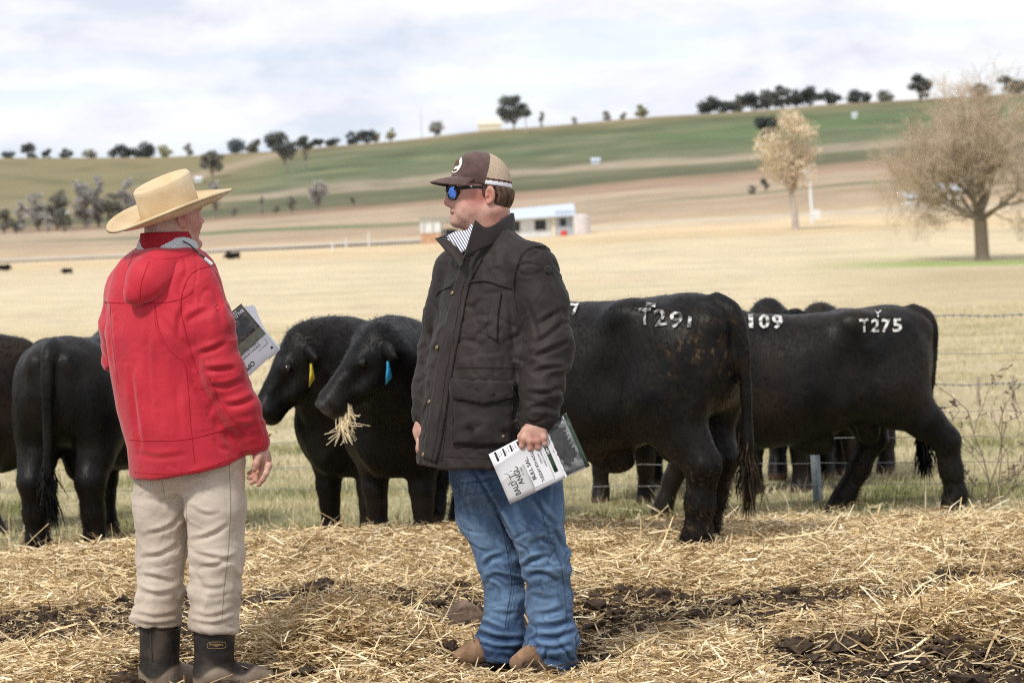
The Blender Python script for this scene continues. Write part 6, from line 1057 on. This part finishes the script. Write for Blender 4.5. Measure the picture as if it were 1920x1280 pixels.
# ------------------------------------------------------------------ wire fence, weed, stone, clods, catalogues
m_galv = M('galvanised_steel', [(.26, .31, .35), (.36, .41, .45)], scale=14, rough=.5, metal=.35); m_wire = M('grey_wire', [(.24, .25, .26), (.38, .39, .40)], scale=30, rough=.5, metal=.5); m_stake = M('weathered_timber', [(.28, .23, .17), (.42, .35, .27)], scale=12, rough=.95); m_weed = M('dead_weed', [(.16, .11, .08), (.33, .25, .19)], scale=9, rough=.9)
def fence():
    Df = lambda px: 16.6 - (px - 1500) / 1072 * .62; o = on_ground(1516, Df(1516)); r = empty('wire_fence', o); tag(r, 'barbed and plain wire fence on steel posts running behind the bulls', 'fence')
    for px, ln in ((-520, 0), (160, .02), (840, .03), (1519, -.035), (2200, 0)):
        b = on_ground(px, Df(px)); mb = MB(); up_ = unit((ln, 0, 1))
        for an in (.5, 2.6, 4.7): dv = np.array([math.cos(an), math.sin(an), 0]); mb.box(b + up_ * .50 + dv * .016, (.036, .006, 1.4), np.array([dv, np.cross(up_, dv), up_]).T)
        mb.tube([b - (0, 0, .2), b + up_ * 1.20], .019, 6); mb.build('post', m_galv, r, smooth=False)
    for k, (py, barb) in enumerate(((592, 1), (663, 0), (721, 1), (771, 0), (819, 0), (866, 0), (906, 0))):
        pts = []
        for px in np.linspace(840 if k < 4 else -700, 2700, 60): q = P(px, py + (px - 1780) * -.0085, Df(px)); pts.append(q + (0, 0, .004 * math.sin(px * .05 + k)))
        pts = np.array(pts); mb = MB()
        if barb:
            fine = catmull(pts, 12); an = np.arange(len(fine)) * .9; off = np.stack([0 * an, np.cos(an), np.sin(an)], 1) * .0028; mb.tube(fine + off, .0018, 4, False); mb.tube(fine - off, .0018, 4, False)
            for q in fine[::6]:
                for sg in (1, -1): mb.tube([q + (-.004, .010 * sg, .012), q + (.004, -.010 * sg, -.012)], .0018, 3); mb.tube([q + (.008, .008 * sg, -.012), q + (.012, -.008 * sg, .012)], .0016, 3)
            mb.build('barbed_wire', m_wire, r)
        else: mb.tube(pts, .0021, 4, False); mb.build('wire', m_wire, r)
fence()
for i, (px, D, h, l) in enumerate(((1826, 26.5, .30, 'short wooden stake beyond the fence, the left of two at the right edge'), (1892, 26.5, .30, 'short wooden stake beyond the fence, the right of two at the right edge'))):
    o = on_ground(px, D); tag(MB().tube([o - (0, 0, .1), o + (0, 0, h)], [.022, .018], 6).build('stake', m_stake, loc=o), l, 'stake', 'short stakes beyond the fence')
def weed():
    r = np.random.default_rng(8); o = on_ground(1838, 15.9); t = empty('dry_weed', o); tag(t, 'dead branching weed beside the hind leg of the bull branded T275', 'weed'); st, tw = MB(), MB()
    def g(p, d, L_, rr, lv):
        pts = [p]
        for j in range(4): d = unit(d + r.normal(0, .16, 3) + (0, 0, .03)); pts.append(pts[-1] + d * L_ / 4)
        (st if lv == 0 else tw).tube(pts, np.linspace(rr, rr * .55, 5), 5 if lv == 0 else 4)
        if lv < 3:
            for j in range(1, 5):
                if r.random() < (.85, .6, .45)[lv]: ax = unit(np.cross(d, r.normal(size=3))); an = r.uniform(.35, .95); g(pts[j], unit(d * math.cos(an) + ax * math.sin(an)), L_ * r.uniform(.35, .6), rr * .6, lv + 1)
        else:
            for q in pts[2:]: tw.box(q, (.010, .008, .010))
    for dx, dz, L_ in ((-.45, 1, .52), (-.15, 1, .62), (.15, 1, .60), (.55, 1, .55), (.9, .7, .5), (-.9, .65, .42), (.35, .8, .5)): g(o + r.normal(0, .015, 3), unit((dx, r.normal(0, .2), dz)), L_, .0052, 0)
    st.build('stem', m_weed, t); tw.build('twigs', m_weed, t, kind='stuff')
weed()
m_stone = M('brown_stone', [(.20, .135, .09), (.32, .225, .16), (.42, .31, .23)], scale=16, rough=.95, bump=.006, bscale=60)
def lump(name, px, py, size, mat, label, cat, seed, sink=.3, rough_=.12, up_=0., D=None):
    q = ground_pt(px, py); q[2] = float(gz(q[0], q[1])[0]); s = A(size); v = Vol(q - s * 1.6 - .02, q + s * 1.6 + .02, max(s.max() / 26, .003)); r = np.random.default_rng(seed); c = q + (0, 0, s[2] * (1 - sink) + up_); v.ell(c, s, k=.01)
    for _ in range(8): d = unit(r.normal(size=3) * (1, 1, .6)); v.half(c + d * s * r.uniform(.50, .8), d, k=s.min() * .10)
    V, F = v.mesh(); n = vnorm(V, F); V = V + n * (s.mean() * rough_ * fbm(V / s.mean() * 1.3 + seed, 4))[:, None]; tag(ob(name, V, F, mat, loc=q), label, cat)
lump('stone', 858, 1178, (.10, .065, .075), m_stone, 'brown angular stone half buried by the toe of the jeans', 'stone', 4, .42, .10)
lump('dirt_clod', 838, 1248, (.055, .05, .045), m_soil, 'dark clod of earth in front of the left shoe', 'clod', 5, .3, .45); lump('dirt_clod', 1000, 1268, (.072, .055, .042), m_soil, 'dark clod of earth in front of the right shoe', 'clod', 6, .3, .45); lump('dirt_clod', 1010, 860 + 300, (.03, .03, .02), m_soil, 'small dark clod behind the jeans', 'clod', 7) if False else None
for k, (px, py, s_, l) in enumerate(((1535, 1030, .055, 'dark lump of dung in the straw right of the hind hooves'), (1800, 1046, .05, 'dark lump of dung near the right edge of the straw'), (1240, 1130, .05, 'dark lump of dung right of the jeans'), (1480, 1126, .045, 'dark lump of dung in the middle of the right soil band'), (610, 1110, .05, 'dark lump of dung between the two men'), (300, 1268, .05, 'dark mud lump beside the left rubber boot'), (95, 1170, .04, 'dark lump of dung left of the rubber boots'))): lump('dung', px, py, (s_ * 1.3, s_, s_ * .7), m_soil, l, 'dung', 20 + k, .45, .5)
# ---- catalogues
m_paper = M('white_paper', [(.80, .80, .82), (.85, .85, .87)], rough=.6); m_cover = M('grey_white_cover', [(.58, .575, .585), (.68, .67, .69)], scale=3, rough=.35, spec=.5); m_ink = M('black_ink', [(.012, .012, .012), (.02, .02, .02)], rough=.5); m_green = M('dark_green_print', [(.012, .035, .016), (.018, .05, .022)], rough=.45); m_bw = M('printed_grey_photo', [(.06, .062, .065), (.14, .145, .15), (.24, .245, .25)], scale=34, rough=.35, spec=.5, detail=8); m_bwd = M('printed_dark_cattle', [(.008, .008, .008), (.03, .03, .03)], scale=60, rough=.35, spec=.5); m_brownpr = M('printed_brown_photo', [(.015, .012, .010), (.06, .042, .032), (.13, .10, .08)], scale=42, rough=.35, spec=.5, detail=8); m_olivepr = M('printed_olive_grass', [(.09, .085, .05), (.17, .16, .10)], scale=30, rough=.35, spec=.5)
m_coverg = M('grey_printed_panel', [(.40, .385, .38), (.50, .485, .48)], scale=3, rough=.35, spec=.5)
class Book:
    def __init__(s, D_, A_, B_, C_, bow): s.q = [A(x) for x in (D_, A_, B_, C_)]; s.bow = bow; s.n = unit(np.cross(s.q[1] - s.q[0], s.q[3] - s.q[0])); s.n = s.n if s.n @ (CAM - s.q[0]) > 0 else -s.n
    def at(s, u, v, h=0.):
        d, a, b, c = s.q; return (d * (1 - u) + a * u) * (1 - v) + (c * (1 - u) + b * u) * v + s.n * (h + s.bow * (u * (1 - u) * 4 * .5 + math.sin(v * 3.1) * .35))
    def rect(s, u0, v0, u1, v1, m, name, par, h, n=6): V, F = sheet([[s.at(u, v, h) for u in np.linspace(u0, u1, n)] for v in np.linspace(v0, v1, n)], .0006, lin=True); return ob(name, V, F, m, par)
    def text(s, t, u0, v0, u1, v1, m, par, h, off=.0):
        tv, tt = text_tris(t, off); ob('printed_words', np.array([s.at(u0 + (u1 - u0) * x, v1 + (v0 - v1) * y, h) for x, y in tv]), tt, m, par, smooth=False)
    def line(s, pts, rad, m, par, h, name='printed_line'): MB().tube([s.at(u, v, h) for u, v in pts], rad, 4).build(name, m, par)
    def blob(s, cu, cv, ru, rv, m, par, h, seed, name='printed_cattle', n=30):
        r = np.random.default_rng(seed); t = np.arange(n) * 2 * np.pi / n; k = 1 + .16 * np.sin(3 * t + r.uniform(0, 6)) + .12 * np.sin(7 * t + r.uniform(0, 6)) + .07 * r.normal(size=n); P_ = [s.at(cu + ru * k[i] * math.cos(t[i]), cv + rv * k[i] * math.sin(t[i]), h) for i in range(n)]; ob(name, np.array(P_ + [s.at(cu, cv, h)]), [[i, (i + 1) % n, n] for i in range(n)], m, par, smooth=False)
    def horns(s, cu, cv, w_, m, par, h, rad): s.line([(cu - w_, cv - w_ * .42), (cu - w_ * .75, cv - w_ * .05), (cu - w_ * .25, cv + w_ * .05), (cu, cv), (cu + w_ * .25, cv + w_ * .05), (cu + w_ * .75, cv - w_ * .05), (cu + w_, cv - w_ * .42)], rad, m, par, h, 'printed_emblem'); s.line([(cu, cv), (cu, cv + w_ * .75)], rad, m, par, h, 'printed_emblem')
p = lambda x, y, d=0.: P(x, y, D0 + d); zc = HD + .012
bk_ = Book(p(956, 944, zc - .05), p(916, 851, zc - .01), p(1063, 775, zc + .01), p(1106, 873, zc - .04), .006)
ct = empty('catalogue', bk_.at(.5, .5)); tag(ct, 'white sale catalogue with black cattle picture held low by the man in brown', 'catalogue'); bk_.rect(0, 0, 1, 1, m_paper, 'pages', ct, -.004, 8); bk_.rect(.01, .005, .99, .995, m_paper, 'pages', ct, -.007, 8); bk_.rect(0, 0, 1, 1, m_cover, 'back_cover', ct, -.010, 8)
rows = [[bk_.at(u * (.76 + .25 * min(1, v * 1.05)), v, .001 + .016 * (u ** 5) * max(0, 1 - v * 1.3)) for u in np.linspace(0, 1, 14)] for v in np.linspace(0, 1, 14)]; V, F = sheet(rows, .0008, lin=True); cv = ob('front_cover', V, F, m_cover, ct); h_ = .0035; bk_.rect(0.005, .0, .74, .325, m_coverg, 'printed_panel', cv, .0022, 8)
for u0, v0, u1, v1 in ((.80, .06, .98, .085), (.80, .16, .97, .18), (.82, .25, .97, .27), (.86, .34, .97, .37)): bk_.rect(u0, v0, u1, v1, m_ink, 'printed_bar', ct, -.0015, 3)
for k in range(9): bk_.rect(.86, .10 + .03 * k, .95, .106 + .03 * k, m_bw, 'printed_bar', ct, -.0018, 2)
bk_.text('BALD', .08, .10, .34, .165, m_ink, cv, h_, .012); bk_.text('BLAIR', .52, .10, .76, .165, m_ink, cv, h_, .012); bk_.text('ANGUS', .22, .18, .62, .245, m_ink, cv, h_, .012); bk_.text('EST 1898', .36, .265, .50, .28, m_ink, cv, h_); bk_.horns(.43, .115, .11, m_ink, cv, h_, .0011)
bk_.text('BULL SALE', .20, .345, .66, .392, m_ink, cv, h_, .012); bk_.text('TUESDAY 8TH AUGUST', .10, .435, .74, .47, m_ink, cv, h_, .006); bk_.text('OPEN DAY', .40, .505, .60, .525, m_ink, cv, h_); bk_.text('SUNDAY 6 AUGUST', .32, .54, .68, .56, m_ink, cv, h_)
bk_.line([(.06, .33), (.06, .58), (.84, .58), (.84, .42)], .0006, m_ink, cv, h_); bk_.line([(.06, .33), (.30, .33)], .0006, m_ink, cv, h_); bk_.rect(.16, .605, .86, .650, m_green, 'printed_bar', cv, h_, 5); bk_.text('100+ BULLS', .50, .614, .80, .641, m_paper, cv, h_ + .0012, .01)
bk_.rect(.02, .70, 1.0, .955, m_bw, 'printed_photo', cv, h_ - .0006, 8)
for k, (a_, b_, c_, d_) in enumerate(((.30, .80, .14, .07), (.48, .78, .15, .075), (.66, .80, .15, .08), (.82, .78, .10, .065), (.56, .86, .22, .05), (.38, .86, .16, .05), (.30, .875, .05, .05), (.74, .865, .10, .05))): bk_.blob(a_, b_, c_, d_, m_bwd, cv, h_ + .0006 + .0002 * k, 40 + k)
for k in range(6): bk_.rect(.40 + .08 * k, .885, .425 + .08 * k, .925, m_bw, 'printed_legs_gap', cv, h_ + .0026, 2)
for k in range(7): bk_.blob(.06 + .14 * k, .705, .08, .012, m_cover, cv, h_ + .001, 70 + k, 'printed_torn_edge', 14)
bk_.rect(.0, .955, 1.0, .985, m_green, 'printed_bar', cv, h_, 5); bk_.rect(0, .987, 1.0, 1.0, m_ink, 'spine', cv, h_, 5)
for k in range(3): bk_.rect(.93 + .02 * k, .935, .943 + .02 * k, .948, m_paper, 'printed_bar', cv, h_ + .0012, 2)
# red jacket man's catalogue, upside down with its top edge low
p = lambda x, y, d=0.: P(x, y, D1 + d)
b2_ = Book(p(523, 655, .22), p(455, 716, .08), p(384, 628, .16), p(452, 570, .29), .004); ct2 = empty('catalogue', b2_.at(.5, .5)); tag(ct2, 'open sale catalogue with dark cattle picture held up beside the red sleeve', 'catalogue'); cv = b2_.rect(0, 0, 1, 1, m_cover, 'front_cover', ct2, .001, 8); h_ = .003
for k, (e1, e2) in enumerate((((469, 573), (526, 653)), ((474, 571), (525, 650)), ((478, 573), (524, 653)), ((463, 572), (524, 656)))):
    r0_ = [b2_.at(.25, v, -.004 - .003 * k) for v in (1, .66, .33, 0)]; r1_ = [p(e1[0] + (e2[0] - e1[0]) * t - 5 * math.sin(t * 3.14), e1[1] + (e2[1] - e1[1]) * t + 3 * math.sin(t * 3.14), .30 - .06 * t + .006 * k) for t in (0, .33, .66, 1)]; V, F = sheet([r0_, [(x + y) / 2 - b2_.n * .004 for x, y in zip(r0_, r1_)], r1_], .0008, 4); ob('page', V, F, m_paper, ct2)
b2_.rect(.01, .50, .99, .985, m_brownpr, 'printed_photo', cv, h_, 8); b2_.rect(.01, .34, .99, .50, m_olivepr, 'printed_photo', cv, h_, 6); b2_.rect(0, .985, 1, 1, m_ink, 'printed_bar', cv, h_, 4)
for k, (a_, b_) in enumerate(((.2, .72), (.38, .66), (.55, .7), (.72, .64), (.3, .60), (.62, .60))): b2_.blob(a_, b_, .12, .07, m_bwd, cv, h_ + .001 + .0002 * k, 90 + k)
b2_.text('BALD', .06, .86, .30, .92, m_paper, cv, h_ + .0016, .012); b2_.text('BLAIR', .50, .80, .76, .86, m_paper, cv, h_ + .0016, .012); b2_.text('ANGUS', .18, .93, .54, .975, m_paper, cv, h_ + .0016, .012); b2_.horns(.42, .83, .10, m_paper, cv, h_ + .0018, .0010)
b2_.text('OPEN', .58, .07, .92, .15, m_ink, cv, h_, .016); b2_.text('SUNDAY 6 AUGUST', .25, .25, .75, .285, m_ink, cv, h_); b2_.text('TUESDAY 8TH AUGUST', .25, .31, .8, .34, m_ink, cv, h_); b2_.line([(.10, .20), (.10, .38), (.50, .38)], .0006, m_ink, cv, h_); b2_.line([(.10, .20), (.36, .20)], .0006, m_ink, cv, h_); b2_.blob(.10, .10, .028, .022, m_ink, cv, h_, 99, 'printed_emblem', 14)
